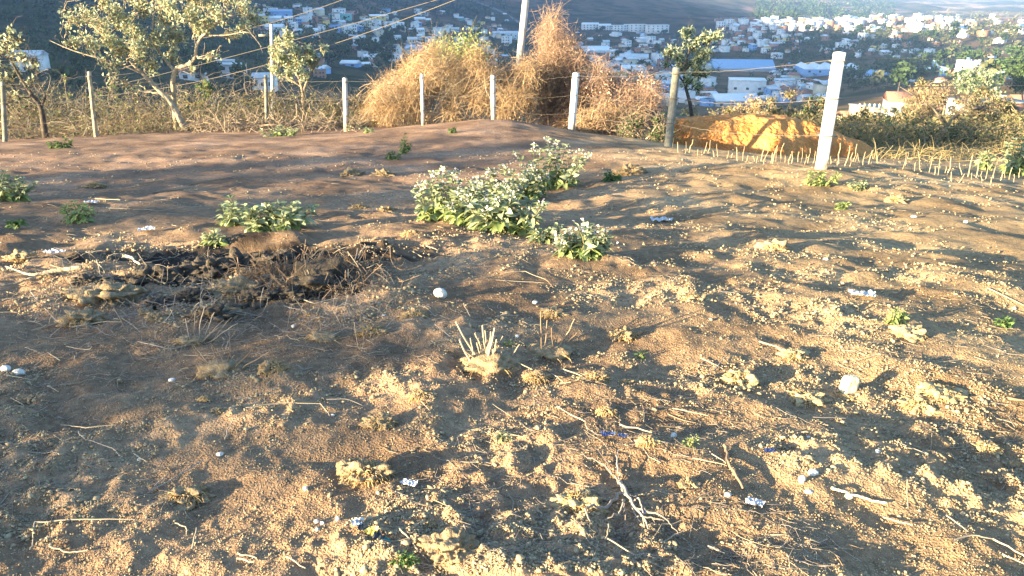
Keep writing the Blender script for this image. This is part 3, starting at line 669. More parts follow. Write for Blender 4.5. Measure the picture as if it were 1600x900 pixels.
# ---- vegetation on the slope beyond the right side
def fill(rng,n,pxr,Yr,hz_):
    px=rng.uniform(*pxr,n); Y=rng.uniform(*Yr,n)**1; a=np.array([ray(p,200)[0] for p in px]); x=a*Y
    return np.stack([x,Y,macro(x,Y)+rng.uniform(0,1,n)**1.5*hz_],-1)
g=Bag(); g.add(*tangle(lambda r_,n: fill(r_,n,(1120,1900),(27,75),.9),9000,rng,L=(.4,1.3),up=.6,r=(.006,.018)))
g.add(*tangle(lambda r_,n: fill(r_,n,(1370,1900),(14,28),.22),1500,rng,L=(.2,.6),up=.6,r=(.004,.009)))
g.add(*tangle(lambda r_,n: fill(r_,n,(960,1390),(30,40),1.0),3500,rng,L=(.3,.8),up=.6,r=(.006,.012)))
g.add(*tangle(lambda r_,n: fill(r_,n,(1330,2000),(75,100),.9),1500,rng,L=(1,3),up=.6,r=(.02,.05)))
tag(g.build('hillside_brush',M['brush']),kind='stuff')
c=np.concatenate([fill(rng,20000,(1120,1900),(27,80),1.1),fill(rng,4000,(1330,1950),(75,160),1.2)]); n=len(c)
s_=np.where(c[:,1]>75,.3,.14); V_,F_=leaves(c,rdir(n,rng,.3),rdir(n,rng,.6),s_*rng.uniform(.6,1.4,n),s_*.55*rng.uniform(.6,1.4,n),st=1); tag(obj('hillside_weeds',V_,F_,M['olive']),kind='stuff')
sh=[ # px py w h Y kind label
 (1130,190,90,34,33,'olive','low olive bush above the orange bank, left end'),(1085,196,60,26,30,'green','green low bush between the grey post and the orange bank'),
 (1170,186,50,50,36,'dry','tall dry straw coloured shrub above the orange bank'),(1225,186,70,40,38,'olive','greyish bush above the middle of the orange bank'),
 (1270,188,60,38,40,'dark','dim bush just left of the large bright post'),(1330,218,50,40,42,'dark','dark bush right of the large bright post'),
 (1355,180,30,16,62,'green','round bright green bush below the unfinished house'),(1392,183,50,17,64,'green','wide bright green bush below the white villa'),
 (1385,222,60,34,40,'green','mid green bush above the right end of the bank'),(1425,205,70,40,52,'olive','straggly olive bush mid slope'),
 (1500,228,60,30,33,'dark','dark low bush behind the right end of the stick row'),(1540,215,70,55,44,'olive','tall olive bush below the long cream house'),
 (1560,178,80,34,80,'olive','pale scrub directly under the long cream house'),(1440,165,60,34,85,'olive','scrub left of the long cream house'),
 (1590,236,40,40,26,'dark','dark bush at the right edge above the sticks'),(1350,200,60,30,48,'olive','olive scrub right of the large bright post'),
 (1475,232,80,26,30,'dark','dark scrub in the hollow behind the stick row'),(1420,232,80,20,31,'dark','low dim scrub at the end of the bank')]
for i,(px,py,w,h,Y,k,lab) in enumerate(sh):
    s=max(1,Y/20)
    lm,se=dict(olive=(M['olive'],(M['dryst'],.5)),green=(M['green'],None),dark=(M['dark'],(M['dryst'],.3)),dry=(M['dryst'],(M['olive'],.2)))[k]
    shrub('hillside_bush',lab,px,py,w*1.15,h*1.3,Y,lm,M['bark'],120/s**1.1,.06*s,.03*s,100+i,se,40,'bushes on the slope to the right',cat='bush',tr=.006*s)
Y=34; b=base_at(1474,Y)
woody('bare_tree',b,'bare spreading tree with thin crooked limbs on the right slope','tree',
 [([b,P(1474,215,Y),P(1478,195,Y),P(1470,180,Y)],.12,.07),([P(1477,200,Y),P(1490,182,Y),P(1510,172,Y),P(1540,165,Y)],.06,.02),([P(1472,188,Y),P(1455,165,Y),P(1430,150,Y),P(1405,135,Y)],.05,.015),([P(1472,185,Y),P(1478,160,Y),P(1470,140,Y)],.05,.015),
  ([P(1476,205,Y),P(1440,220,Y-.5),P(1400,212,Y-.5),P(1385,208,Y-.5)],.05,.015)],
 clumps_px([(1440,150,26),(1470,145,24),(1505,160,22),(1540,168,22),(1455,175,22),(1495,180,20),(1430,165,18),(1525,185,18)],Y,1.5,60),
 M['treedry'],M['bark'],.12,.06,22,1.4,seed=61,extra_twigs=260,tr=.011)
Y=225
woody('leafy_tree',base_at(1530,Y),'full crowned pale green tree above the long cream house','tree',[([base_at(1530,Y),P(1530,160,Y),P(1530,135,Y)],.45,.2)],
 clumps_px([(1505,125,16),(1520,118,16),(1538,120,16),(1550,128,15),(1515,138,15),(1535,138,16),(1556,140,12),(1500,136,10),(1528,128,15)],Y,2,63),M['treeleaf'],M['bark'],.8,.45,3.0,.3,seed=64,tr=.03,second=(M['green'],.6),second_name='green_leaves')
Y=235
woody('leafy_tree',base_at(1597,Y),'dark green round tree cut by the right edge beside the houses','tree',[([base_at(1597,Y),P(1597,150,Y),P(1598,130,Y)],.3,.12)],
 clumps_px([(1590,118,14),(1602,125,16),(1592,134,14),(1610,110,16),(1595,108,10)],Y,2,65),M['dark'],M['bark'],.8,.45,3.5,.3,seed=66,tr=.03,second=(M['green'],.5),second_name='green_leaves')
# off to the left, trees whose long shadows streak the plot
for i,(x,y,h) in enumerate([(-22,.5,4.6),(-25,-1.5,4.4),(-24,-4.5,4.0),(-14.2,-3.3,2.5),(-17,-6.3,2.5)]):
    b=np.array([x,y,float(macro(np.array([x+0.]),np.array([y+0.]))[0])-.1]); rg=np.random.default_rng(200+i)
    w_=.32*h; cl=[(b+np.array([rg.uniform(-w_,w_),rg.uniform(-w_,w_),h*rg.uniform(.3,1)]),rg.uniform(.25,.45)*h**.5) for _ in range(11)]
    woody('shade_tree',b,'low leafy tree outside the picture, '+['straight left','left, lower','left behind','far left','small, left','small, left behind'][i],'tree',[([b,b+[.1,0,h*.4],b+[0,.1,h*.75]],.1,.05)],cl,M['treeleaf'],M['bark'],.16,.09,15,.7,'trees beyond the left side of the plot',seed=210+i)
# ------------------------------------------------------------------ things on the plot
LMK=[]     # landmark name, px, py : to say where small things lie
def gz(x,y): return float(Z(np.array([float(x)]),np.array([float(y)]))[0])
def veined_plant(px,py,wpx,hpx,label,seed,stems=6,Lf=.085,group='pale leafy weeds on the plot',leafm='silver',low='lime',cat='plant',flower=True,name='leafy_weed'):
    b=hit(px,py); s=mpp(px,py,b[1]); w,h=wpx*s*1.12,hpx*s; rg=np.random.default_rng(seed); stems=stems+(stems>5)*3
    th=thing(name,b,label,cat,group); st=Bag(); hi=Bag(); lo=Bag(); fl=Bag()
    for i in range(stems):
        a=(i+.5)/stems-.5+rg.uniform(-.08,.08); foot=np.array([a*w*.45,rg.uniform(-.12,.12)*w,0.]); foot[2]=gz(b[0]+foot[0],b[1]+foot[1])-b[2]-.01
        tip=np.array([a*w*.92+.02,rg.uniform(-.22,.22)*w,h*rg.uniform(.55,1)*(1-.6*abs(a))])
        q=wobble(foot,tip,8,.35,rg); st.add(*tubes(q[None],np.linspace(.006,.003,8)[None],5,rng=rg))
        for k in range(1,8):
            n=4 if k<6 else 5; th_=rg.uniform(0,6.28)+np.arange(n)*6.28/n; up=.1+.12*k
            D=np.stack([np.cos(th_),np.sin(th_),np.full(n,up*.6)],-1)+rg.normal(size=(n,3))*.25
            Nn=np.stack([np.zeros(n),np.zeros(n),np.ones(n)],-1)+rg.normal(size=(n,3))*.45
            sc_=(1.35-.10*k)*rg.uniform(.7,1.15,n)*Lf; tgt=lo if k<3 else hi
            V_,F_=leaves(q[k]+D*.012,D,Nn,sc_,sc_*.62,fold=.28,droop=.35+.35*(k<4),st=2); tgt.add(V_,F_)
        if flower:
            m=12; c=q[-1]+rg.normal(size=(m,3))*.02; V_,F_=leaves(c,rdir(m,rg,.6),rdir(m,rg,.5),np.full(m,.026),np.full(m,.02),st=1); obj('flower_head',V_,F_,mat('flower',(.45,.42,.40),(.72,.70,.68),island=True,trans=.2),th)
    st.build('stems',M['olive'],th); hi.build('leaves',M[leafm],th); lo.build('lower_leaves',M[low],th)
    return th
veined_plant(857,294,108,82,'tallest pale leafy weed, farthest of the central weed cluster',301,11,.085)
veined_plant(775,318,80,66,'pale leafy weed in the middle of the central cluster',302,8,.08)
veined_plant(820,308,60,58,'pale weed filling the gap between the tallest and the middle weed',333,6,.08)
veined_plant(735,352,70,60,'pale weed between the left and the broad leaved weed of the cluster',334,6,.085)
veined_plant(694,346,88,82,'pale leafy weed with flower heads at the left of the central cluster',303,8,.08)
veined_plant(782,362,110,70,'broad leaved weed at the front of the central cluster',304,10,.10)
veined_plant(905,412,90,52,'low sprawling weed in front right of the central cluster',305,7,.065)
veined_plant(850,385,44,30,'small low weed between the broad leaved weed and the sprawling weed',306,4,.055,flower=False)
veined_plant(428,364,104,52,'leafy weed left of the central cluster, above the burnt pit',307,9,.085,flower=False)
veined_plant(362,352,46,44,'upright drooping weed at the left of the weed above the pit',308,4,.085,flower=False)
veined_plant(332,378,30,24,'small weed in front left of the weed above the pit',309,3,.06,flower=False)
veined_plant(14,314,70,48,'shaded leafy weed cut by the left edge',310,7,.08,flower=False)
veined_plant(122,346,46,38,'spindly yellow green weed near the left side',311,4,.06,leafm='lime',flower=False)
veined_plant(22,358,24,14,'tiny green weed near the left edge',312,2,.05,leafm='green',flower=False)
veined_plant(633,240,14,30,'slim shaded weed on the left flank of the mound',313,3,.06,leafm='green',low='green',flower=False)
veined_plant(612,250,24,12,'low green seedling left of the slim shaded weed',314,3,.05,leafm='green',low='green',flower=False)
veined_plant(1278,292,54,26,'low yellowish weed at the foot of the large bright post',315,4,.06,leafm='lime',flower=False)
veined_plant(1340,298,40,14,'flat green weed right of the large bright post',316,4,.05,flower=False)
veined_plant(955,284,26,14,'small dark green weed right of the tallest weed',317,3,.06,leafm='green',low='green',flower=False)
veined_plant(1314,326,12,12,'tiny yellow green seedling below the large bright post',318,2,.05,leafm='lime',flower=False)
veined_plant(706,208,12,8,'tiny weed on top of the mound',319,2,.05,leafm='green',low='green',flower=False)
veined_plant(1395,512,26,22,'faint thin green seedling on the right side of the plot',320,3,.03,leafm='lime',flower=False)
veined_plant(1564,508,20,12,'bright green seedling near the right edge',321,3,.024,leafm='green',low='green',flower=False)
veined_plant(998,550,8,11,'bright green seedling right of the twiggy stump',322,2,.012,leafm='green',low='green',flower=False)
veined_plant(790,545,10,10,'green seedling inside the stubble tuft',323,2,.014,leafm='green',low='green',flower=False)
veined_plant(1072,712,10,16,'green shoot near the white scrap at lower right',324,2,.013,leafm='lime',low='green',flower=False)
veined_plant(782,688,12,8,'flat grey green rosette in the lower middle',325,2,.02,flower=False)
veined_plant(628,896,24,10,'small green weed at the bottom edge',326,3,.016,leafm='green',low='green',flower=False)
veined_plant(1585,275,44,70,'tall pale leafy weed behind the sticks at the right edge',327,7,.10,flower=False)
veined_plant(1535,268,22,34,'slender pale weed among the sticks near the right edge',328,3,.09,flower=False)
veined_plant(440,212,60,16,'low weeds at the sunlit foot of the left fence',329,6,.07,flower=False)
veined_plant(575,207,20,10,'small weed right of the first white post',330,3,.06,flower=False)
veined_plant(95,232,40,16,'flat dark weed in shade at the upper left',331,4,.07,leafm='green',low='green',flower=False)
veined_plant(555,196,40,14,'small leafy weed below the golden thicket left end',332,4,.07,flower=False)
LMK+=[('tallest leafy weed',857,290),('broad leaved weed',782,362),('sprawling weed',905,410),('weed above the pit',428,362),('left edge weed',14,314),('spindly weed',122,346),('large bright post',1283,264),
 ('stubble tuft',765,570),('twiggy stump',855,545),('round pebble',688,466),('cream block',1325,588),('large root clod',595,665),('burnt pit',330,445),('root heap',490,440),('long grey stick',80,440),
 ('domed grass clod',570,742),('torn wrapper',580,848),('uprooted bush',985,795),('dark branch',1140,740),('white scrap',1345,467),('white stone pair',25,568),('yellow straw clod',1240,555),('earth hump at bottom',700,875),
 ('white lump pair',1258,760),('mossy clod',1425,525),('flat sunlit log',1340,785),('long bent straw',150,806),('splayed grass clod',300,520),('bright seedling',1564,508),('bleached plastic strip',1175,800)]
# ---- the stubble tuft
def fan(px,py,px_tips,label,name,cat,seed,r=.004,body=None,matn='straw',clump=None,extra=14,part='cut_stalks',spread=.02):
    b=hit(px,py); rg=np.random.default_rng(seed); th=thing(name,b,label,cat); g=Bag()
    for tx,ty in px_tips:
        Y=b[1]+rg.uniform(-.06,.08); tip=P(tx,ty,Y)-b; ft=np.array([tip[0]*.28+rg.normal()*spread,tip[1]*.3+rg.normal()*spread*.7,-.01])
        q=wobble(ft,tip,8,.10,rg); rr_=r*rg.uniform(.7,1.25); g.add(*tubes(q[None],np.linspace(rr_,rr_*.75,8)[None],6,rng=rg))
    g.build(part,M[matn],th)
    if clump:
        w=clump*mpp(px,py,b[1]); V_,F_=lump(w*.5,w*.33,w*.17,seed,3,.3,3,sink=.35); obj('root_ball',V_,F_,MCL,th,smooth=True)
        n=int(110*extra/14); c=rg.normal(size=(n,3))*np.array([w*.22,w*.15,.004]); c[:,2]=w*.08
        d=unit(c*np.array([1,1,0])+rdir(n,rg,.8)*w*.14); l=rg.uniform(.02,.06,(n,1)); t=np.linspace(0,1,5)[None,:,None]
        q=c[:,None]+d[:,None]*l[:,None]*t+np.array([0,0,-1])*(t**2)*l[:,None]*.5
        V_,F_=tubes(q,np.linspace(.0017,.0007,5)[None].repeat(n,0),3,rng=rg); obj('fibres',V_,F_,M['fibre'],th)
    return th
M['fibre']=mat('dry_fibre',(.30,.20,.09),(.58,.42,.22),island=True,trans=.15)
MCL=mat('clod_earth',(.16,.115,.07),(.33,.25,.15),scale=40,bump=.7,bscale=120)
MCY=mat('pale_clod_earth',(.27,.21,.12),(.44,.35,.20),scale=40,bump=.7,bscale=120)
fan(765,572,[(712,502),(718,530),(735,528),(742,520),(754,508),(758,516),(767,518),(773,512),(780,540),(786,525),(750,540),(745,535),(738,548),(762,535),(770,545),(776,530),(790,552),(812,538),(726,548),(755,545),(748,528),(784,548),(760,550),(742,556)],
 'upright tuft of pale cut stalks in the middle foreground','grass_stubble','grass stubble',401,r=.0048,clump=92)
fan(855,548,[(845,486),(855,500),(840,518),(862,512),(870,530),(898,498),(902,520),(833,525),(880,535),(825,545)],
 'broken twiggy stump with a few upright twigs right of the stubble tuft','twig_stump','stump',402,r=.0036,clump=70,matn='root',spread=.012,part='twigs')
fan(345,575,[(300,540),(310,548),(330,540),(300,556),(395,545),(420,550),(360,550),(340,545),(372,560)],'flat clump of roots and earth below the splayed clod','root_clump','root clump',403,r=.003,clump=72,matn='root',part='roots')
fan(300,528,[(305,486),(320,478),(335,488),(350,500),(362,496),(290,498),(345,510),(372,505),(282,514),(325,500),(335,515)],'grass clod with long splayed grey straws at the edge of the burnt pit','grass_clod','grass clod',404,r=.0026,clump=46,matn='strawgrey',part='straws')
fan(505,532,[(470,505),(488,510),(500,500),(520,512),(545,525),(480,520),(530,535)],'thin rooted clod right of the flat root clump','grass_clod','grass clod',405,r=.0024,clump=44,matn='root',part='roots')
# ---- clods of earth with dead grass
clods=[ # px py width px, kind, label
 (595,665,52,'g','large upturned clod of earth with hanging roots, left of centre'),(570,745,78,'g','domed clod of dry grass in the lower middle left'),
 (290,765,66,'g','broad low clod of dry grass at lower left'),(582,528,44,'g','shaggy clod below the round pebble to the left'),(862,492,40,'g','small fluffy clod above the twiggy stump'),
 (975,522,36,'g','small flat clod right of the twiggy stump'),(1240,556,40,'y','yellow straw clod in the right middle'),(980,598,32,'g','small bright clod right of the short root line'),
 (930,598,48,'g','low clod with short straws right of the stubble tuft'),(838,588,34,'g','clod just right of the stubble tuft'),(1420,528,48,'y','rounded mossy clod in the sun at right'),
 (428,590,40,'g','brown clod in the left middle below the thin rooted clod'),(660,630,34,'g','dark low clod above the large upturned clod'),(948,650,28,'g','rounded clod in the centre foreground'),
 (672,830,24,'g','small upright clod near the bottom beside the torn wrapper'),(705,878,70,'e','round earth hump at the bottom edge'),(1325,612,22,'y','small clod under the cream block'),
 (1155,592,50,'y','flat sunny clod right of centre'),(1260,618,60,'y','wide flat crumbly clod right of centre below the yellow straw clod'),(1012,708,30,'y','thin leaf shaped clod in the lower middle right'),
 (905,798,70,'y','pale crumbling earth edge in the lower middle'),(1075,772,30,'e','dark clod in the shade at lower right of centre'),(1440,620,64,'y','bright yellowish clod on the right side'),
 (40,612,34,'e','dark rough clod near the left edge'),(340,640,22,'g','small clod low at left centre'),(318,618,16,'g','tiny clod above the small clod at left centre'),
 (168,470,92,'e','large rounded earth clod at the left end of the burnt pit'),(370,462,70,'g','root clod with bright splinters inside the burnt pit'),(352,490,40,'e','earth clod at the front of the burnt pit'),
 (75,438,30,'e','dark clod behind the long grey stick'),(232,492,26,'e','small clod in front of the large rounded clod'),(245,505,30,'e','earth clod below the large rounded clod'),
 (130,500,60,'g','crumbly ochre clod below the long grey stick'),(35,405,46,'g','low clod at the left side above the long grey stick'),(548,272,34,'g','sandy clod left of the mound foot'),
 (600,273,32,'g','twin sandy clod left of the mound foot, right one'),(560,324,26,'g','small sandy clod below the sandy twins'),(605,328,22,'g','dark edged sandy clod right of the small one'),
 (148,294,34,'g','tan clod in the shade at upper left'),(645,375,30,'g','low clod left of the broad leaved weed'),(1085,470,36,'y','light clod in the middle right'),
 (1210,390,40,'y','low clod in the far middle right'),(1400,315,34,'y','sunlit lump in the far right'),(985,272,44,'g','sandy lump right of the tallest weed'),
 (1545,690,40,'y','sunny clod near the right edge'),(1470,610,70,'y','broad crumbly swelling right of the bright yellowish clod'),(650,505,40,'g','straw covered lump right of the root heap'),
 (420,575,24,'g','dim clod above the brown clod'),(850,545,46,'g','earth at the foot of the twiggy stump'),(1592,708,16,'y','small lit clod cut by the right edge')]
def clod(px,py,w,k,label,seed,group='clods of earth and dead grass'):
    b=hit(px,py); 
    if b is None: return
    w=w*.95*mpp(px,py,b[1]); b=b-[0,0,.05*w]; rg=np.random.default_rng(seed)
    th=thing('earth_clod' if k=='e' else 'grass_clod',b,label,'clod',group)
    h=w*rg.uniform(.18,.28)
    V_,F_=lump(w*.5,w*.36,h,seed,4,.62,3.4,sink=.3); obj('earth',V_,F_,MCY if k=='y' else MCL,th,smooth=False)
    if k!='e':
        n=int(130+900*min(w,.4)); u=rdir(n,rg,.5); u[:,2]=np.abs(u[:,2]); c=u*np.array([w*.45,w*.33,h*.9]); c[:,2]+=h*.3
        d=unit(u+rg.normal(size=(n,3))*.7); l=rg.uniform(.04,.13,(n,1))*w**.5*.8; t=np.linspace(0,1,5)[None,:,None]
        q=c[:,None]+d[:,None]*l[:,None]*t+np.array([0,0,-1])*(t**2)*l[:,None]*.7
        V_,F_=tubes(q,np.linspace(.0018,.0007,5)[None].repeat(n,0)*(1+.1*b[1]),3,rng=rg); obj('dead_grass',V_,F_,M['fibre'],th)
for i,c_ in enumerate(clods): clod(*c_,500+i)
# ---- stones, scraps
def stone(px,py,w,label,m,seed,flat=.6,name='stone',group='pale stones on the soil',cat='stone',sub=3,rough=.16,tall=None):
    b=hit(px,py); s=w*.85*mpp(px,py,b[1]); V_,F_=lump(s*.5,s*.4,s*.5*(tall or flat),seed,sub,rough*1.0,1.4,sink=.22); V_[:,2]-=0
    o=obj(name,V_,F_,m,smooth=True); o.location=b; o.rotation_euler=(0,0,(seed*1.7)%.9-.45); return tag(o,label,cat,group)
for i,(px,py,w,lab,mm,fl) in enumerate([(688,472,26,'smooth round pale pebble in the shade left of centre','stone',.75),(8,572,20,'left white stone of the pair at the left edge','stonew',.6),
 (27,576,24,'right larger white stone of the pair at the left edge','stone',.6),(267,586,12,'small white stone below the splayed grass clod','stonew',.7),
 (1250,768,15,'left bluish white lump of the pair at lower right','stonew',1.0),(1268,757,18,'right bluish white lump of the pair at lower right','stonew',.7),(1262,780,16,'flat pale stone below the pair of white lumps','stone',.4),
 (478,770,10,'white pellet left of the domed grass clod','stonew',1.0),(495,818,10,'first white pebble of the row above the torn wrapper','stonew',.8),(504,820,9,'second white pebble of the row above the torn wrapper','stonew',.8),
 (528,817,9,'third white pebble of the row above the torn wrapper','stonew',1.1),(496,830,10,'white pebble just below the pebble row','stone',.6),(566,830,12,'pinkish pale pebble touching the torn wrapper','stonew',.6),
 (343,706,14,'grey half buried stone at lower left','stone',.5),(836,476,10,'small white stone above the small fluffy clod','stonew',.6),(808,529,8,'tiny white stone between stubble tuft and stump','stonew',.9),
 (458,506,8,'tiny white stone below the root heap','stonew',.8),(1428,341,12,'white stone at the far right middle','stonew',.5),(1508,352,8,'tiny white stone at the far right','stonew',.8),
 (1290,408,10,'small white stone in the right middle','stonew',.5),(1135,791,14,'grey white stone left of the bleached strip','stone',.6),(1325,782,16,'flat ochre stone by the flat sunlit log','sponge',.5),
 (1370,714,10,'pale pebble in the shade at lower right','stonew',.8),(1420,745,6,'small pale pebble right of the lower right slope','stonew',.6),(1262,694,7,'little pebble above the lower right hollow','stonew',.7),
 (764,869,6,'tiny white pebble near the bottom edge','stonew',.7),(670,629,7,'tiny white pebble above the large root clod','stonew',.6),(520,645,8,'small grey stone left of the large root clod','stone',.6),
 (840,372,11,'light stone just right of the broad leaved weed foot','sponge',.9),(1300,775,10,'small ochre stone above the flat log','sponge',.6),(1052,689,12,'white crumpled scrap in the lower middle right','stonew',.9),
 (216,707,9,'small pebble on the lower left straws','sponge',.7),(600,500,7,'tiny stone left of the round pebble','stonew',.6),(1585,480,9,'little stone near the right edge','sponge',.6)]):
    stone(px,py,w,lab,M[mm],700+i,fl)
b=hit(1325,604); s=mpp(1325,590,b[1]); g=Bag(); V_,F_=ico(3)   # squarish cream block
V_=np.sign(V_)*np.abs(V_)**.45; V_=V_/np.abs(V_).max(0)*np.array([13*s,9*s,15*s]); V_=V_*(1+.10*n3(V_,25,3))[:,None]; V_[:,2]+=13*s
o=obj('cream_block',V_,F_,M['sponge'],smooth=True); o.location=b; o.rotation_euler=(.1,.08,.3); tag(o,'squarish cream coloured block standing upright on the right side','block')
def sheet(px,py,w,hh,label,name,m,seed,rz=0,cr=.25,group=None,cat='litter'):
    b=hit(px,py); s=mpp(px,py,b[1]); n=24; k=14; u,v=np.meshgrid(np.linspace(-.5,.5,n),np.linspace(-.5,.5,k),indexing='ij')
    ed=1+.25*noise(u*5,v*5,seed); x_=u*w*s*ed; y_=v*hh*s*1.9*ed; z_=.012+np.abs(fbm(u*6,v*5,3,seed))*w*s*cr
    V_=np.stack([x_,y_,z_],-1).reshape(-1,3); V2=V_+[0,0,.0008]; N_=len(V_); f=grid_faces(n,k)
    o=obj(name,np.r_[V_,V2],[f,f[:,::-1]+N_],m); o.location=b; o.rotation_euler=(0,0,rz); return tag(o,label,cat,group)
WP=mat('white_plastic',(.50,.52,.55),rough=.4,spec=.5); BP=mat('blue_plastic',(.04,.06,.16),rough=.4,spec=.5)
GL='scraps of litter'
sheet(1345,470,38,9,'ragged white scrap lying in the sun at right','white_scrap',WP,1,-.3,group=GL)
sheet(1178,802,26,9,'bleached plastic strip below the dark branch','plastic_strip',WP,2,-.5,group=GL)
sheet(86,391,34,6,'pale bluish scrap above the long grey stick','pale_scrap',WP,3,.1,group=GL)
sheet(640,760,26,7,'silvery scrap right of the domed grass clod','silver_scrap',WP,4,-.4,group=GL)
sheet(1035,340,34,8,'faint white scrap in the far middle right','white_scrap',WP,5,0,group=GL)
sheet(145,324,20,6,'pale flake in the shade at upper left','pale_scrap',WP,6,0,group=GL)
sheet(948,690,18,6,'dark blue scrap left of the small white chip','blue_scrap',BP,7,.1,group=GL)
sheet(972,694,14,5,'second dark blue scrap right of the small white chip','blue_scrap',BP,8,-.3,group=GL)
sheet(957,689,8,5,'small white chip between the two blue scraps','white_chip',WP,9,0,group=GL)
sheet(1200,720,18,6,'dull blue scrap in the shade at lower right','blue_scrap',BP,10,.2,group=GL)
sheet(1003,812,10,5,'tiny blue scrap under the uprooted bush','blue_scrap',BP,11,0,group=GL)
sheet(230,363,26,7,'whitish scrap left of the weed above the pit','white_scrap',WP,12,.2,group=GL)
# torn wrapper: dark, with pale and yellow bands and a teal end
b=hit(580,852); s=mpp(580,850,b[1]); th=thing('torn_wrapper',b,'torn dark wrapper with white, yellow and teal bands near the bottom edge','wrapper')
th.rotation_euler=(0,0,R(-38))
for nm,x0,x1,m in [('pale_band',-42,-24,WP),('dark_band',-25,2,mat('dark_plastic',(.02,.025,.03),rough=.4,spec=.5)),('yellow_band',-6,12,mat('yellow_plastic',(.6,.5,.12),rough=.4)),('dark_band',10,30,MATS['dark_plastic']),('teal_end',28,42,mat('teal_plastic',(.02,.20,.18),rough=.4))]:
    n=14;k=8;u,v=np.meshgrid(np.linspace(x0,x1,n),np.linspace(-6,6,k),indexing='ij'); z_=.012+np.abs(fbm(u/12,v/6,3,5))*.03+(.003 if 'yellow' in nm or 'pale' in nm else 0)
    w_=1-.3*np.abs(u/42); V_=np.stack([u*s,v*s*1.3*w_,z_],-1).reshape(-1,3); f=grid_faces(n,k); obj(nm,np.r_[V_,V_+[0,0,.001]],[f,f[:,::-1]+len(V_)],m,th)
# ---- sticks and straws: those the photograph shows one by one
def stick(pts,r,label,name='straw',m='straw',lift=.012,cat='straw',group=None,taper=.6,branches=(),S=6,seed=0,K=4):
    W3=[]
    for p in pts:
        h=hit(p[0],p[1]); z=lift+(p[2] if len(p)>2 else 0); W3.append(h+[0,0,z])
    W3=np.array(W3); loc=W3[0].copy(); rg=np.random.default_rng(seed+len(pts))
    # densify and keep above the soil
    q=[]; 
    for a,b in zip(W3[:-1],W3[1:]):
        for t in np.linspace(0,1,K,endpoint=False): q.append(a+(b-a)*t)
    q=np.array(q+[W3[-1]]); q[1:-1]+=rg.normal(size=(len(q)-2,3))*r*.6; zz=Z(q[:,0],q[:,1]); q[:,2]=np.maximum(q[:,2],zz+r*.3)
    for _ in range(4): q[1:-1,2]=(q[:-2,2]+2*q[1:-1,2]+q[2:,2])/4
    q[:,2]+=.35*np.clip((zz+r-q[:,2]).max(),0,.03)
    g=Bag(); g.add(*tubes((q-loc)[None],np.linspace(r*.8,r*.8*taper,len(q))[None],S,rng=rg))
    o=g.build(name,M[m],smooth=True); o.location=loc; return tag(o,label,cat,group)
SG='straws and twigs shown singly'
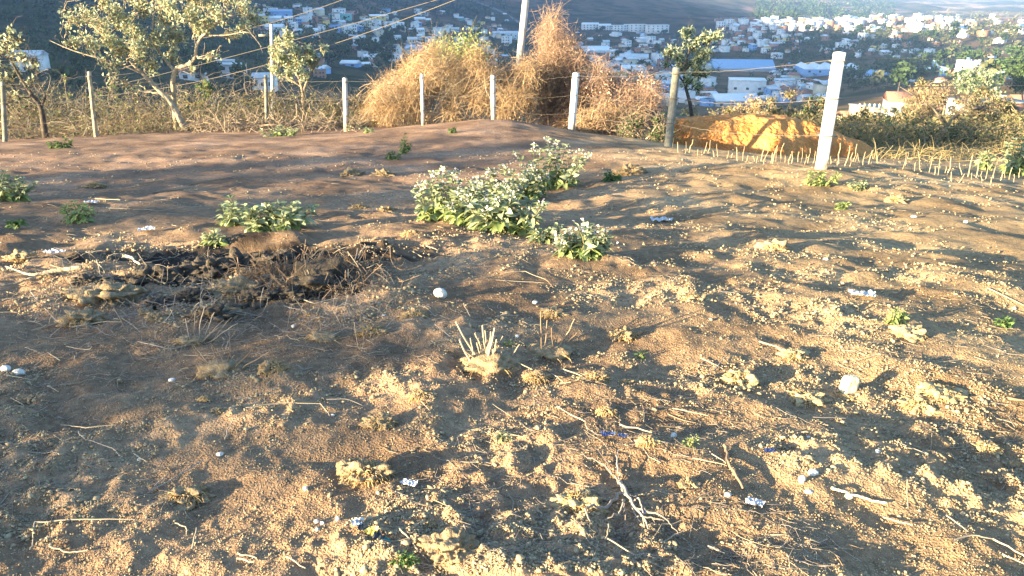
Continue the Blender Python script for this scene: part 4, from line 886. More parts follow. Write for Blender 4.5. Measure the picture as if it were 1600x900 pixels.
S_=[([(52,806),(130,807),(210,807)],.0035,'long straight pale straw lying at lower left','straw'),
 ([(52,807),(48,828),(44,848)],.003,'short pale straw hanging down from the long straight straw','straw'),
 ([(75,844),(105,852),(136,852)],.004,'short thick straw below the long straight straw','straw'),
 ([(92,650),(132,662),(182,664)],.003,'bent straw at left middle, upper','straw'),([(122,671),(132,687),(175,694),(190,706)],.003,'bent grey straw at left middle, lower','strawgrey'),
 ([(208,701),(228,715)],.003,'short straw joining the bent straws at left','straw'),([(232,762),(270,744),(318,716)],.0035,'long grey straw slanting up at lower left','strawgrey'),
 ([(240,755),(262,735)],.003,'shorter grey straw beside the slanting one at lower left','strawgrey'),([(272,810),(290,816),(290,832)],.003,'hooked straw at lower left','straw'),
 ([(300,858),(308,830,.03)],.003,'upright short straw at lower left','straw'),([(385,645),(440,636),(500,635)],.003,'long thin straw at left centre','straw'),([(500,632),(515,650)],.003,'short straw end at left centre','straw'),
 ([(350,682),(365,660)],.0035,'short upright straw left of centre','straw'),([(770,632),(800,660)],.002,'thin straw tip centre','straw'),
 ([(510,625),(540,622),(570,628)],.0025,'thin straw above the large root clod','strawgrey'),([(648,622),(672,652)],.0035,'short lit straw above the large root clod, right','straw'),
 ([(624,842),(650,876)],.004,'lit straw pointing down by the earth hump','straw'),([(650,876),(672,892)],.003,'grey straw end at the earth hump','strawgrey'),
 ([(448,878),(478,892)],.0035,'lit straw at the bottom left of the wrapper','straw'),([(370,876),(398,882)],.0045,'thick pale straw at the bottom left','straw'),([(372,868),(402,876)],.004,'second thick pale straw at the bottom left','straw'),
 ([(950,836),(947,860),(990,888)],.0035,'bright bent straw at bottom centre right','straw'),([(1105,862),(1132,876)],.003,'short grey straw at bottom right of centre','strawgrey'),
 ([(1038,853),(1070,838)],.003,'short straw right of the uprooted bush','straw'),([(968,672),(1018,690)],.0045,'thick straw left of the white scrap in the centre right','straw'),([(1050,646),(1105,658)],.003,'thin straw in the centre right','straw'),
 ([(890,655),(915,668),(918,684)],.0035,'forked straw in the centre foreground','straw'),([(870,645),(890,655)],.003,'straw tip joining the forked straw','straw'),([(1080,738),(1130,745)],.003,'straw crossing the dark branch','straw'),
 ([(1110,730),(1132,742)],.003,'second straw crossing the dark branch','strawgrey'),([(1380,738+70),(1425,826)],.004,'lit straw at lower right below the flat log','straw'),([(1478,810),(1510,842)],.0035,'grey straw at lower right','strawgrey'),
 ([(1488,858),(1515,846),(1550,846)],.004,'branching pale straw at the lower right edge','straw'),([(1550,846),(1600,870)],.004,'pale straw leaving at the lower right edge','straw'),
 ([(1565,870),(1600,884)],.0035,'short straw in the lower right corner','straw'),([(788,437),(820,434),(852,441)],.004,'curved pale twig above the small fluffy clod','straw'),([(852,441),(866,452)],.004,'dark knot end of the curved twig','root'),
 ([(775,446),(850,446)],.003,'thin straw beneath the curved twig','straw'),([(725,490),(735,506)],.0035,'short twig left above the stubble tuft','straw'),([(680,524),(704,545)],.003,'grey twig left of the stubble tuft','strawgrey'),
 ([(800,567),(832,582)],.0035,'twig right of the stubble tuft foot','straw'),([(875,600),(892,608)],.003,'short bright twig below the twiggy stump','straw'),([(862,580),(880,608)],.0035,'leaning twig below the twiggy stump','straw'),
 ([(878,576),(910,598)],.004,'straw leaning on the low clod','straw'),([(1440,712),(1395,700)],.002,'thin grey stem at right','strawgrey'),([(1415,764),(1418,800)],.003,'upright thin stem at lower right','straw'),
 ([(560,405),(550,425),(552,448)],.005,'curved grey root rising right of the root heap','strawgrey'),([(600,397),(572,403),(560,416)],.005,'arched grey root end right of the root heap','strawgrey'),
 ([(525,430),(534,445),(535,458)],.005,'bright arched root on the root heap','straw'),([(490,420),(498,445),(510,458)],.006,'thick bright root lying across the root heap','straw'),
 ([(572,440),(590,434),(602,438)],.004,'upper curved root of the small bundle right of the heap','straw'),([(572,446),(588,440),(600,446)],.004,'lower curved root of the small bundle right of the heap','straw'),
 ([(458,466),(490,482),(530,478)],.0055,'long bright root in front of the root heap','straw'),([(445,482),(480,495)],.004,'grey straw in front of the root heap','strawgrey'),
 ([(200,418),(240,412),(275,408)],.003,'thin straw behind the burnt pit, left','straw'),([(195,408),(220,420)],.012,'thick pale splinter behind the burnt pit','sponge'),([(150,418),(165,432)],.005,'short pale stick left of the burnt pit','straw'),
 ([(338,456),(375,447),(395,450)],.006,'bright splinter on the root clod in the pit','straw'),([(228,468),(258,450)],.004,'grey stick inside the burnt pit','strawgrey'),([(210,474),(235,480)],.004,'straw at the front of the burnt pit','strawgrey'),
 ([(50,466),(88,502)],.0045,'long grey stick slanting down at left','strawgrey'),([(48,514),(85,505),(112,500)],.0045,'long pale twig below the long grey stick','straw'),([(110,510),(160,505),(190,506)],.004,'second long pale twig, right of the first','straw'),
 ([(155,524),(170,508)],.003,'short upright twig below the earth clod','strawgrey'),([(215,530),(262,540),(320,530)],.004,'long dim straw in front of the splayed clod','strawgrey'),([(10,588),(52,590)],.003,'straw near the white stone pair','straw'),
 ([(72,596),(90,604)],.003,'pinkish straw right of the white stone pair','straw'),([(40,545),(58,550)],.003,'short straw at the left edge above the stones','straw'),([(15,612),(35,622)],.003,'straw on the dark rough clod','straw'),
 ([(170,330),(250,332),(330,322)],.005,'long thin straw in the shade at upper left','straw'),([(150,315),(190,322)],.008,'pale stick beside the spindly weed','straw'),([(240,302),(300,296)],.010,'dark stick in the shade at upper left','root'),
 ([(300,290),(360,278)],.010,'second dark stick in the shade at upper left','root'),([(665,388),(685,404)],.006,'forked twig left of the broad leaved weed','straw'),([(660,402),(640,392)],.005,'short twig left of the forked twig','straw'),
 ([(1280,418),(1300,412)],.004,'short straw right middle','straw'),([(1185,540),(1222,546)],.006,'pinkish dry splinter left of the yellow straw clod','straw'),([(1270,655),(1330,648)],.003,'thin straw right of centre low','strawgrey'),
 ([(1540,462),(1600,480)],.004,'thin straw near the right edge','straw'),([(1095,560),(1130,575)],.004,'grey twig in the shade right of centre','strawgrey'),([(1115,578),(1135,560)],.004,'crossing grey twig in the shade right of centre','strawgrey'),
 ([(1575,624),(1600,628)],.008,'brown stick cut by the right edge','root')]
for i,(pts,r,lab,m) in enumerate(S_): stick(pts,r,lab,m=m,seed=i,group=SG,cat='twig' if m in('root','strawgrey') else 'straw',name='twig' if m in('root','strawgrey') else 'straw')
# long grey stick with fork, at left
b=hit(70,445); th=thing('forked_stick',b,'long pale forked stick lying left of the burnt pit','stick',None)
for nm,pts,r0,r1 in [('shaft',[(132,440),(100,442),(60,446)],.016,.012),('branch',[(60,446),(45,441),(12,430)],.009,.005),('branch',[(62,446),(30,452),(-8,458)],.007,.004)]:
    q=np.array([hit(*p)+[0,0,.03] for p in pts])-b; t=np.linspace(0,1,10); s=np.linspace(0,1,len(q)); q=np.stack([np.interp(t,s,q[:,i]) for i in range(3)],-1); q[1:-1]+=np.random.default_rng(3).normal(size=(8,3))*.002
    V_,F_=tubes(q[None],np.linspace(r0,r1,10)[None],8); obj(nm,V_,F_,M['palebark'],th,smooth=True)
stick([(1130,712),(1138,742),(1160,780)],.009,'dark burnt branch lying in the lower right',name='branch',m='darkwood' if 'darkwood' in M else 'root',cat='branch',seed=91,K=6)
stick([(1298,778),(1340,783),(1384,792)],.0065,'flat sunlit log in the lower right',name='small_log',m='sponge',cat='log',seed=92,K=6)
# uprooted bush: grey twisting root with branches
def lying(px,py,paths,label,name,cat,part,m,r,seed,bow=.05):
    b=hit(px,py); th=thing(name,b,label,cat); g=Bag(); rg=np.random.default_rng(seed)
    for k,pp in enumerate(paths):
        q=np.array([hit(*p) for p in pp]); t=np.linspace(0,1,16); s_=np.linspace(0,1,len(q)); q=np.stack([np.interp(t,s_,q[:,i]) for i in range(3)],-1)
        q[1:-1]+=rg.normal(size=(14,3))*.003; q[:,2]=np.maximum(q[:,2],Z(q[:,0],q[:,1]))+.004+bow*rg.uniform(.2,1)*np.sin(t*math.pi)**.8
        rr_=r*(1.5 if k<3 else 1)*rg.uniform(.7,1.1); g.add(*tubes((q-b)[None],np.linspace(rr_,rr_*.35,16)[None],6,rng=rg))
    g.build(part,M[m],th,smooth=True); return th
lying(975,800,[[(968,758),(975,790),(1000,822)],[(972,780),(945,812),(912,830),(922,840)],[(968,760),(978,800),(1012,840)],[(966,758),(945,738),(905,722)],[(968,765),(952,745),(930,712)],[(985,805),(1035,838),(1062,846)],
 [(975,795),(968,822),(940,835)],[(985,800),(1000,812),(1006,835)],[(960,790),(935,798),(905,790)],[(972,776),(990,790),(1008,800)],[(975,800),(975,836)],[(968,760),(962,735),(966,716)],[(990,815),(1030,820),(1045,828)]],
 'grey uprooted dead bush with twisting roots in the lower right centre','dead_bush','dead bush','roots','strawgrey',.0045,5)
# root heap behind the burnt pit
def heap(rg,n):
    px=rg.normal(492,52,n); py=rg.uniform(412,466,n)
    o=[]
    for a,b in zip(px,py):
        h=hit(a,max(b,436)); o.append(P(a,b,h[1]) if b<436 else h+[0,0,rg.uniform(.0,.07)])
    return np.array(o)
loc=hit(490,455); th=thing('root_heap',loc,'tangled heap of dead roots and earth at the right end of the burnt pit','root heap')
V_,F_=tangle(heap,1100,rng,L=(.05,.24),up=0,r=(.0018,.0045),curl=1.4,wind=(.2,0,0)); obj('roots',V_-loc,F_,M['root'],th)
V_,F_=tangle(heap,200,rng,L=(.06,.20),up=-.1,r=(.0018,.004),curl=1.2,wind=(.2,0,0)); obj('bright_roots',V_-loc,F_,M['straw'],th)
V_,F_=lump(.24,.12,.10,9,4,.8,3.4,sink=.4); obj('earth',V_,F_,mat('burnt_earth',(.035,.03,.026),(.10,.08,.06),scale=20,bump=.6,bscale=70),th)
for i,(px,py,w) in enumerate([(200,448,60),(238,440,70),(285,430,80),(330,424,90),(378,418,80),(425,414,70),(300,470,60),(250,478,50),(400,475,60),(450,470,60),(330,500,60),(140,452,50)]):
    b=hit(px,py); s=w*mpp(px,py,b[1]); V_,F_=lump(s*.42,s*.28,s*.17,820+i,4,.8,3.6,sink=.35); o=obj('burnt_clod',V_,F_,MATS['burnt_earth']); o.location=b
    tag(o,['charred clod at the far left rim of the burnt pit','charred clod second from left on the pit rim','charred clod third from left on the pit rim','long charred clod on the middle of the pit rim','charred clod right of the middle of the pit rim','charred clod at the right end of the pit rim','charred clod in the middle of the pit floor','small charred clod left on the pit floor','charred clod right on the pit floor','charred clod under the root heap','charred clod at the front edge of the pit','charred clod by the forked stick'][i],'clod','charred clods of the burnt pit')
# ---- row of short sticks at the right edge of the plot
k=0
SK=[(x,np.interp(x,[1040,1160,1280,1350],[232,252,262,256])+RG.uniform(-4,4),RG.uniform(16,30)) for x in np.r_[np.arange(1052,1180,9),np.arange(1182,1375,6.2)]]
SK+=[(x,np.interp(x,[1395,1450,1520,1600],[262,274,284,286])+RG.uniform(-6,6),RG.uniform(20,40)) for x in np.r_[np.arange(1400,1602,7.4)]]
for (px,py,h) in SK:
    px+=RG.uniform(-2.5,2.5); b=hit(px,py)
    if b is None: continue
    s=mpp(px,py,b[1]); hh=h*s; q=wobble(np.array([0,0,-.03]),np.array([RG.normal()*.024,RG.normal()*.024,hh*RG.uniform(.4,1.25)]),5,.2,RG)
    V_,F_=tubes(q[None],np.linspace(.0075,.005,5)[None]*RG.uniform(.5,1.2),6,rng=RG); o=obj('garden_stick',V_,F_,M['drypole'] if 'drypole' in M else M['straw'],smooth=True); o.location=b
    o['sx']=float(px); o['h']=float(h); tag(o,None,'stick','short sticks set in a row along the right edge')
gs=[o for o in C.objects if o.name.startswith('garden_stick')]; gs.sort(key=lambda o:o['sx'])
for i,o in enumerate(gs):
    px,h=o['sx'],o['h']; side='before the orange bank' if px<1275 else ('just right of the large bright post' if px<1390 else 'in the sunny right hand row')
    key=(side,); gs[i]['side']=side
cnt={}
for o in gs: cnt[o['side']]=cnt.get(o['side'],0)+1
run={}
def ordn(i): return ['first','second','third','fourth','fifth','sixth','seventh','eighth','ninth','tenth','eleventh','twelfth','thirteenth','fourteenth','fifteenth','sixteenth','seventeenth','eighteenth','nineteenth','twentieth'][i] if i<20 else f'{i+1}th'
for o in gs:
    s=o['side']; i=run.get(s,0); run[s]=i+1; n=cnt[s]
    w='from the left' if i<n/2 else 'from the right'; j=i if i<n/2 else n-1-i
    o['label']=f"{'tall' if o['h']>27 else 'short'} pale stick, {ordn(j)} {w} {s}"
    for k_ in ('sx','h','side'): del o[k_]
# ---- crumbs, straws, dead fibres nobody could count
def crumbs(n,seed,rmin,rmax,Ymax=9.5,name='soil_crumbs',m=None,thr=.0,pw=1.0,pyr=(-110,470),fl=.03):
    rg=np.random.default_rng(seed); Vb,Fb=ico(0); nv=len(Vb)
    py=450+np.abs(rg.uniform(-1,1,n))**1*0+rg.uniform(*pyr,n); px=rg.uniform(-120,1720,n)
    # pixel -> ground on the local slope
    a=(px-800)/(F*CP+(450-py)*SP); bz=(-F*SP+(450-py)*CP)/(F*CP+(450-py)*SP)
    Y=np.full(n,3.0)
    for _ in range(12): Y=np.clip((CAM_H-macro(a*Y,Y))/-bz,.8,30)
    x=a*Y; den=fbm(x/.8,Y/.62,3,9); den2=fbm(x/.3,Y/.25,2,19)
    pit_=((x-PIT[0])/.9)**2+((Y-PIT[1])/.4)**2>1
    keep=pit_&(rg.uniform(0,1,n)<sstep(-.06,.30,den+den2*.8+.10*(x>1))*(1-fl)+fl)&(Y<Ymax)
    x,Y=x[keep],Y[keep]; n=len(x); z=Z(x,Y); r=rmin+(rmax-rmin)*rg.uniform(0,1,n)**(3.0/pw); r=r*(1+Y*.05)
    ang=rg.uniform(0,6.28,n); S3=np.stack([r*rg.uniform(.8,1.3,n),r*rg.uniform(.7,1.1,n),r*rg.uniform(.55,.95,n)],-1)
    V_=Vb[None]*(1+rg.uniform(-.42,.42,(n,nv,1)))*S3[:,None]; ca,sa=np.cos(ang)[:,None],np.sin(ang)[:,None]
    V_=np.stack([V_[...,0]*ca-V_[...,1]*sa,V_[...,0]*sa+V_[...,1]*ca,V_[...,2]],-1)
    V_=V_+np.stack([x,Y,z+r*.25],-1)[:,None]
    F_=(np.arange(n)[:,None,None]*nv+Fb[None]).reshape(-1,3)
    o=obj(name,V_.reshape(-1,3),F_,m); return tag(o,kind='stuff')
MCR=mat('crumb',(.22,.17,.11),(.40,.325,.205),island=True)
crumbs(130000,41,.0020,.0056,m=MCR); crumbs(17000,43,.005,.010,Ymax=16,name='far_soil_crumbs',m=MCR,pyr=(-215,60)); crumbs(120000,44,.0011,.0032,Ymax=6,name='fine_soil_grit',m=MCR,pyr=(-20,470),fl=.55); crumbs(3500,42,.005,.012,name='soil_lumps',m=MCR)
def litter(n,seed,L,r,name,m,Ymax=14,lift=.008,up=.12,pyr=(-190,460)):
    rg=np.random.default_rng(seed); py=450+rg.uniform(*pyr,n); px=rg.uniform(-100,1700,n)
    a=(px-800)/(F*CP+(450-py)*SP); bz=(-F*SP+(450-py)*CP)/(F*CP+(450-py)*SP); Y=np.full(n,3.0)
    for _ in range(12): Y=np.clip((CAM_H-macro(a*Y,Y))/-bz,.8,30)
    x=a*Y; den=fbm(x/.7+5,Y/.5,3,29)+.12*(x<.8)+.15*((x<0)&(Y>3.2)); k=(rg.uniform(0,1,n)<sstep(-.15,.3,den))&(Y<Ymax); x,Y=x[k],Y[k]; n=len(x)
    th_=rg.normal(.35,.7,n)+(rg.uniform(0,1,n)<.3)*1.4; l=rg.uniform(*L,n)*(.8+Y*.06); K=5; t=np.linspace(-.5,.5,K)
    kink=rg.normal(0,.35,n)[:,None]*np.abs(t)[None]
    X=x[:,None]+np.cos(th_)[:,None]*l[:,None]*t-np.sin(th_)[:,None]*l[:,None]*kink; YY=Y[:,None]+np.sin(th_)[:,None]*l[:,None]*t+np.cos(th_)[:,None]*l[:,None]*kink
    zg=Z(X.ravel(),YY.ravel()).reshape(X.shape); tilt=rg.uniform(-up,up,n)[:,None]*l[:,None]*t
    ZZ=np.maximum(zg.mean(1,keepdims=True)*.5+zg*.5+tilt,zg)+rg.uniform(0,lift,n)[:,None]
    q=np.stack([X,YY,ZZ],-1); rad=rg.uniform(*r,n)[:,None]*(1+Y[:,None]*.08)*np.linspace(1,.6,K)[None]
    V_,F_=tubes(q,rad,3,rng=rg); return tag(obj(name,V_,F_,m),kind='stuff')
litter(6500,51,(.03,.13),(.0006,.0013),'fine_straw_litter',M['strawgrey'])
litter(1000,52,(.05,.18),(.0009,.0017),'straw_litter',M['straw'])
litter(2200,53,(.02,.06),(.0010,.0022),'root_litter',M['root'])
def pitstraw(rg,n):
    px=rg.uniform(60,620,n); py=rg.normal(470,38,n); o=[]
    for a,b in zip(px,py): o.append(hit(a,max(b,405))+[0,0,rg.uniform(.005,.03)])
    return np.array(o)
V_,F_=tangle(pitstraw,900,rng,L=(.05,.22),up=0,r=(.001,.0026),curl=.7,wind=(.3,0,0)); tag(obj('pit_straw_litter',V_,F_,M['strawgrey']),kind='stuff')
# ------------------------------------------------------------------ the town in the valley
TR=np.random.default_rng(2024)
def wm(n,c): return mat('wall_'+n,c,tuple(v*.8 for v in c),scale=.4,rough=.95)
WALL=dict(white=wm('white',(.72,.71,.68)),cream=wm('cream',(.66,.58,.42)),brick=wm('brick',(.36,.19,.12)),turquoise=wm('turquoise',(.20,.48,.46)),yellow=wm('yellow',(.70,.52,.18)),pink=wm('pink',(.55,.30,.28)),grey=wm('grey',(.40,.39,.37)),blue=wm('blue',(.22,.38,.62)))
ROOF=dict(tile=mat('roof_tile',(.32,.15,.10),(.42,.22,.15),scale=2,bump=.5,bscale=6),sheet=mat('roof_sheet',(.48,.50,.52),(.66,.68,.69),scale=.6),white=mat('roof_white',(.74,.75,.74),(.82,.82,.80),scale=.6),slab=mat('roof_slab',(.28,.26,.24),(.42,.40,.37),scale=.8),blue=mat('roof_blue',(.26,.40,.58),(.32,.48,.66),scale=.5))
DARKW=mat('window_dark',(.03,.035,.04),rough=.3,spec=.5); FRM=mat('window_frame',(.62,.62,.60))
def gable(g,w,d,h,rh,ov=.4):
    x,y=w/2+ov,d/2+ov; t=.12
    V=[(-x,-y,h),(x,-y,h),(x,y,h),(-x,y,h),(-x,0,h+rh),(x,0,h+rh)]
    V+= [(a,b,c+t) for a,b,c in V]
    g.add(V,[np.array([(6,7,11,10),(8,9,10,11),(0,4,5,1),(2,5,4,3),(0,1,7,6),(2,3,9,8)]),np.array([(0,3,4),(1,5,2)]),np.array([(6,10,9),(7,8,11)])])
    g.add([(-x,-y,h),(-x,y,h),(-x,0,h+rh),(-x,-y,h+t),(-x,y,h+t),(-x,0,h+rh+t)],np.array([(0,2,5,3),(2,1,4,5)]))
    g.add([(x,-y,h),(x,y,h),(x,0,h+rh),(x,-y,h+t),(x,y,h+t),(x,0,h+rh+t)],np.array([(0,3,5,2),(2,5,4,1)]))
def house_proto(name,w,d,h,floors,wall,roof,rk,label,cat,wins=True,found=8):
    th=thing(name,(0,0,0),label,cat); g=Bag(); g.box(-w/2,w/2,-d/2,d/2,-found,h)
    if rk=='gable': # triangular gable walls
        for s in (-1,1): g.add([(s*w/2,-d/2,h),(s*w/2,d/2,h),(s*w/2,0,h+d*.22)],np.array([(0,1,2)]))
    if rk=='flat':
        for a in ((-w/2,w/2,-d/2,-d/2+.2),(-w/2,w/2,d/2-.2,d/2),(-w/2,-w/2+.2,-d/2+.2,d/2-.2),(w/2-.2,w/2,-d/2+.2,d/2-.2)): g.box(*a,h,h+.7)
    g.build('walls',WALL[wall],th)
    r=Bag()
    if rk=='gable': gable(r,w,d,h,d*.22)
    elif rk=='flat': r.box(-w/2+.21,w/2-.21,-d/2+.21,d/2-.21,h+.005,h+.15)
    elif rk=='shed':
        x,y=w/2+.3,d/2+.3; V=[(-x,-y,h+.05),(x,-y,h+.05),(x,y,h+1.5),(-x,y,h+1.5)]; V+=[(a,b,c+.12) for a,b,c in V]
        r.add(V,np.array([(0,3,2,1),(4,5,6,7),(0,1,5,4),(1,2,6,5),(2,3,7,6),(3,0,4,7)]))
        g2=Bag(); 
    o=r.build('roof',ROOF[roof],th)
    if rk=='flat' and w>7:
        t_=Bag(); t_.box(w*.1,w*.1+1.6,-.8,.8,h+.16,h+2.0); t_.build('water_tank',WALL['blue'] if w>9 else WALL['grey'],th)
    if wins:
        for f in range(floors):
            zc=f*h/floors+1.5
            for xx in ((-w*.27,w*.08,w*.33) if w>7 else (-w*.22,w*.25)):
                wn=Bag(); wn.box(xx-.7,xx+.7,-d/2-.04,-d/2+.1,zc-.6,zc+.7); wn.build('window',DARKW,th)
            wn=Bag(); wn.box(-w/2-.04,-w/2+.1,-.6,.6,zc-.5,zc+.6); wn.build('window',DARKW,th)
    return th
def dup(o,loc,rz,sc_=1.0,label=None,group=None):
    r=o.copy(); C.objects.link(r); r.location=[float(v) for v in loc]; r.rotation_euler=(0,0,rz); r.scale=(sc_,)*3
    if label: r['label']=label
    if group: r['group']=group
    for ch in KIDS[o.name]:
        c=ch.copy(); C.objects.link(c); c.parent=r
        for g in KIDS.get(ch.name,()):
            d=g.copy(); C.objects.link(d); d.parent=c
    return r
KIDS={}
WN=dict(sheet='sheet roof',tile='tiled roof',white='white roof',slab='slab roof',blue='blue roof')
PRO=[]
for i,(w,d,h,fl,wa,ro,rk,wt) in enumerate([(8,9,3.2,1,'white','sheet','gable',10),(9,8,6,2,'white','slab','flat',9),(7,8,3.2,1,'cream','tile','gable',16),(10,9,6.2,2,'brick','slab','flat',8),
 (8,7,3.1,1,'brick','sheet','shed',7),(9,9,6,2,'cream','sheet','gable',6),(11,9,9,3,'white','slab','flat',4),(8,8,3.2,1,'turquoise','sheet','gable',3),(7,9,6,2,'yellow','slab','flat',2.5),(9,8,3.3,1,'grey','white','gable',7),
 (8,8,6,2,'white','white','shed',8),(12,9,3.6,1,'pink','sheet','gable',2.5),(8,8,6,2,'blue','sheet','shed',2.5),(14,10,4,1,'white','white','gable',3)]):
    nm='storey' if fl==1 else 'storey'; pre={1:'low',2:'two storey',3:'three storey'}[fl]
    th=house_proto('town_house',w,d,h,fl,wa,ro,rk,f'{pre} {wa} house with a {WN[ro]}','house',wins=(fl>=1))
    KIDS[th.name]=[c for c in C.objects if c.parent==th]; PRO.append((th,wt,w,f'{pre} {wa} house, {WN[ro]},'))
PW=np.array([p[1] for p in PRO]); PW=PW/PW.sum(); used=set(); HS=[]
# districts in the photograph: polygon-ish boxes (px0,px1,py0,py1), how many, name
DIS=[((400,560,20,62),50,'upper left slope of town',1.0),((520,800,20,58),60,'upper middle of town',1.0),((560,680,58,108),26,'under the cable pair',1.0),((640,800,50,100),40,'left of the tall pole',1.0),
 ((455,540,90,125),6,'in the dark hollow',1.0),((900,1060,50,85),44,'below the long white blocks',.9),((880,1060,78,135),80,'above the rust bush',1.0),((1000,1110,100,165),44,'around the slender tree',1.0),
 ((1110,1250,50,88),80,'slope right of slender tree',.85),((1240,1400,55,90),22,'slope behind the bright post',.85),((1100,1290,110,160),60,'left of the bright post',1.0),((1320,1500,62,130),34,'on the wooded slope',.9),
 ((1120,1330,34,48),90,'sunlit ridge left part',1.15),((1330,1500,27,50),90,'sunlit ridge right part',1.15),((1480,1600,30,62),26,'right end of sunlit ridge',1.0),((1500,1600,60,130),12,'sunny slope at right edge',1.0),
 ((925,1000,90,120),10,'middle of the valley floor',1.2),((380,470,10,26),6,'beside the big tree crown',1.2)]
KEEP=[(1110,1200,84,150),(1246,1385,88,120)]
CAND=[]
for (x0,x1,y0,y1),n,dn,ss in DIS:
    for _ in range(n):
        for tr_ in range(8):
            px,py=TR.uniform(x0,x1),TR.uniform(y0,y1)
            if any(a-4<px<b+4 and c<py<d+6 for a,b,c,d in KEEP): continue
            p=hit(px,py)
            if p is None or p[1]<170: continue
            if all((p[0]-q[0])**2+(p[1]-q[1])**2>(8.5*ss)**2 for q in HS): break
        else: continue
        HS.append(p); k=TR.choice(len(PRO),p=PW)
        if 'sunlit' in dn: k=TR.choice([0,1,6,10,13,2,3])
        rz=TR.choice([0,math.pi/2,math.pi])+TR.normal()*.3+.3; s=TR.uniform(.7,1.15)*ss
        p=p-[0,0,.4]; CAND.append((p[1]/s**1.5*(.6 if 'sunlit' in dn else 1),px,py,p,k,rz,s,dn))
CAND.sort(key=lambda t:t[0]); REST=CAND[285:]; CAND=CAND[:285]
for _,px,py,p,k,rz,s,dn in CAND:
    pr,_,w,lb=PRO[k]; lab=f'{lb} {dn}'; G2='houses of the valley town'
    if k not in used: used.add(k); pr.location=p; pr.rotation_euler=(0,0,rz); pr.scale=(s,)*3; pr['label']=lab; pr['group']=G2; o=pr
    else: o=dup(pr,p,rz,s,lab,G2)
    o['qx']=float(px)
def flat(REST):
    Vs=[];F3=[];F4=[];m3=[];m4=[];n0=0;mats=[]
    cache={}
    for k,(pr,_,_,_) in enumerate(PRO):
        L=[]
        for ch in KIDS[pr.name]:
            me=ch.data; v=np.array([x.co[:] for x in me.vertices]); mt_=me.materials[0]
            if mt_ not in mats: mats.append(mt_)
            L.append((v,[list(f.vertices) for f in me.polygons],mats.index(mt_)))
        cache[k]=L
    for _,px,py,p,k,rz,s,dn in REST:
        c_,s_=math.cos(rz),math.sin(rz)
        for v,fs,mi in cache[k]:
            w=v*s; w=np.stack([w[:,0]*c_-w[:,1]*s_,w[:,0]*s_+w[:,1]*c_,w[:,2]],-1)+p; Vs.append(w)
            for f in fs:
                (F3 if len(f)==3 else F4).append([i+n0 for i in f]); (m3 if len(f)==3 else m4).append(mi)
            n0+=len(v)
    o=obj('distant_houses',np.concatenate(Vs),[np.array(F3),np.array(F4)],mats); o.data.polygons.foreach_set('material_index',np.array(m3+m4,np.int32)); tag(o,kind='stuff')
flat(REST)
# resolve look-alike labels by order from the left
by={}
for o in C.objects:
    if 'qx' in o.keys(): by.setdefault(o['label'],[]).append(o)
for lab,L in by.items():
    L.sort(key=lambda o:o['qx'])
    for i,o in enumerate(L):
        if len(L)>1:
            n=len(L); o['label']=(f'leftmost {lab}' if i==0 else f'rightmost {lab}' if i==n-1 else f'{i+1}th from left {lab}' if i>19 else f'{ordn(i)} from left {lab}')
        del o['qx']
for k,(pr,_,w,lb) in enumerate(PRO):
    if k not in used:
        for ch in KIDS[pr.name]: bpy.data.objects.remove(ch)
        bpy.data.objects.remove(pr)
# ---- the buildings that stand out
def big(name,px,py,wpx,dep,hpx,wall,roof,label,rk='gable',rz=0,nw=0,floors=1,cat='building',Y=None,rh=.22,strip_=False):
    p=hit(px,py) if Y is None else base_at(px,Y)
    s=mpp(px,py,p[1]); w=wpx*s; h=hpx*s; th=thing(name,p-[0,0,.3],label,cat,None,rz); g=Bag(); g.box(-w/2,w/2,-dep/2,dep/2,-6,h)
    if rk=='gable':
        for q in (-1,1): g.add([(q*w/2,-dep/2,h),(q*w/2,dep/2,h),(q*w/2,0,h+dep*rh)],np.array([(0,1,2)]))
    g.build('walls',WALL[wall],th); r=Bag()
    if rk=='gable': gable(r,w,dep,h,dep*rh,.3)
    elif rk=='flat':
        r.box(-w/2-.3,w/2+.3,-dep/2-.3,dep/2+.3,h+.003,h+.35)
    elif rk=='saw':
        n=5
        for i in range(n):
            a=-w/2+w*i/n; b=a+w/n; V=[(a,-dep/2,h),(b,-dep/2,h),(b,dep/2,h),(a,dep/2,h),((a+b)/2,-dep/2,h+w/n*.28),((a+b)/2,dep/2,h+w/n*.28)]
            r.add(V,[np.array([(0,4,5,3),(4,1,2,5)]),np.array([(0,1,4),(3,5,2)])])
    r.build('roof',ROOF[roof],th)
    for f in range(floors):
        for i in range(nw):
            x=-w/2+w*(i+.5)/nw; zc=h*(f+.55)/floors; ww=min(w/nw*.28,1.0); hh_=min(h/floors*.22,.8)
            wn=Bag(); wn.box(x-ww,x+ww,-dep/2-.05,-dep/2+.1,zc-hh_,zc+hh_); wn.build('window',DARKW,th)
    return th
for i,(px,w,h) in enumerate([(922,26,9),(944,20,8),(965,26,9),(992,34,11),(1026,36,11)]):
    big('apartment_block',px,47+i*.8,w,12,h,'white','white',['small white block at the left end of the row under the brown hill','second white block of the row under the brown hill','middle white block of the row under the brown hill','long white block, fourth of the row under the brown hill','longest white block at the right end of the row under the brown hill'][i],'gable' if i<2 else 'flat',.1,5,3,cat='apartment block')['group']='white blocks under the brown hill'
big('warehouse',1158,108,92,46,4,'grey','blue','wide low warehouse with a big blue grey roof behind the slender tree','gable',-.12,0,rh=.16,cat='warehouse')
big('factory',1165,150,54,20,26,'white','white','tall white factory building below the blue grey warehouse roof','flat',-.2,3,1,cat='factory')
big('factory',1225,136,30,16,12,'white','sheet','small pale annex right of the tall white factory','flat',-.2,3,1,cat='factory')
big('saw_roof_shed',1296,112,92,44,7,'blue','white','long pale shed with ridged roof left of and behind the large bright post','saw',-.12,6,1,cat='shed')
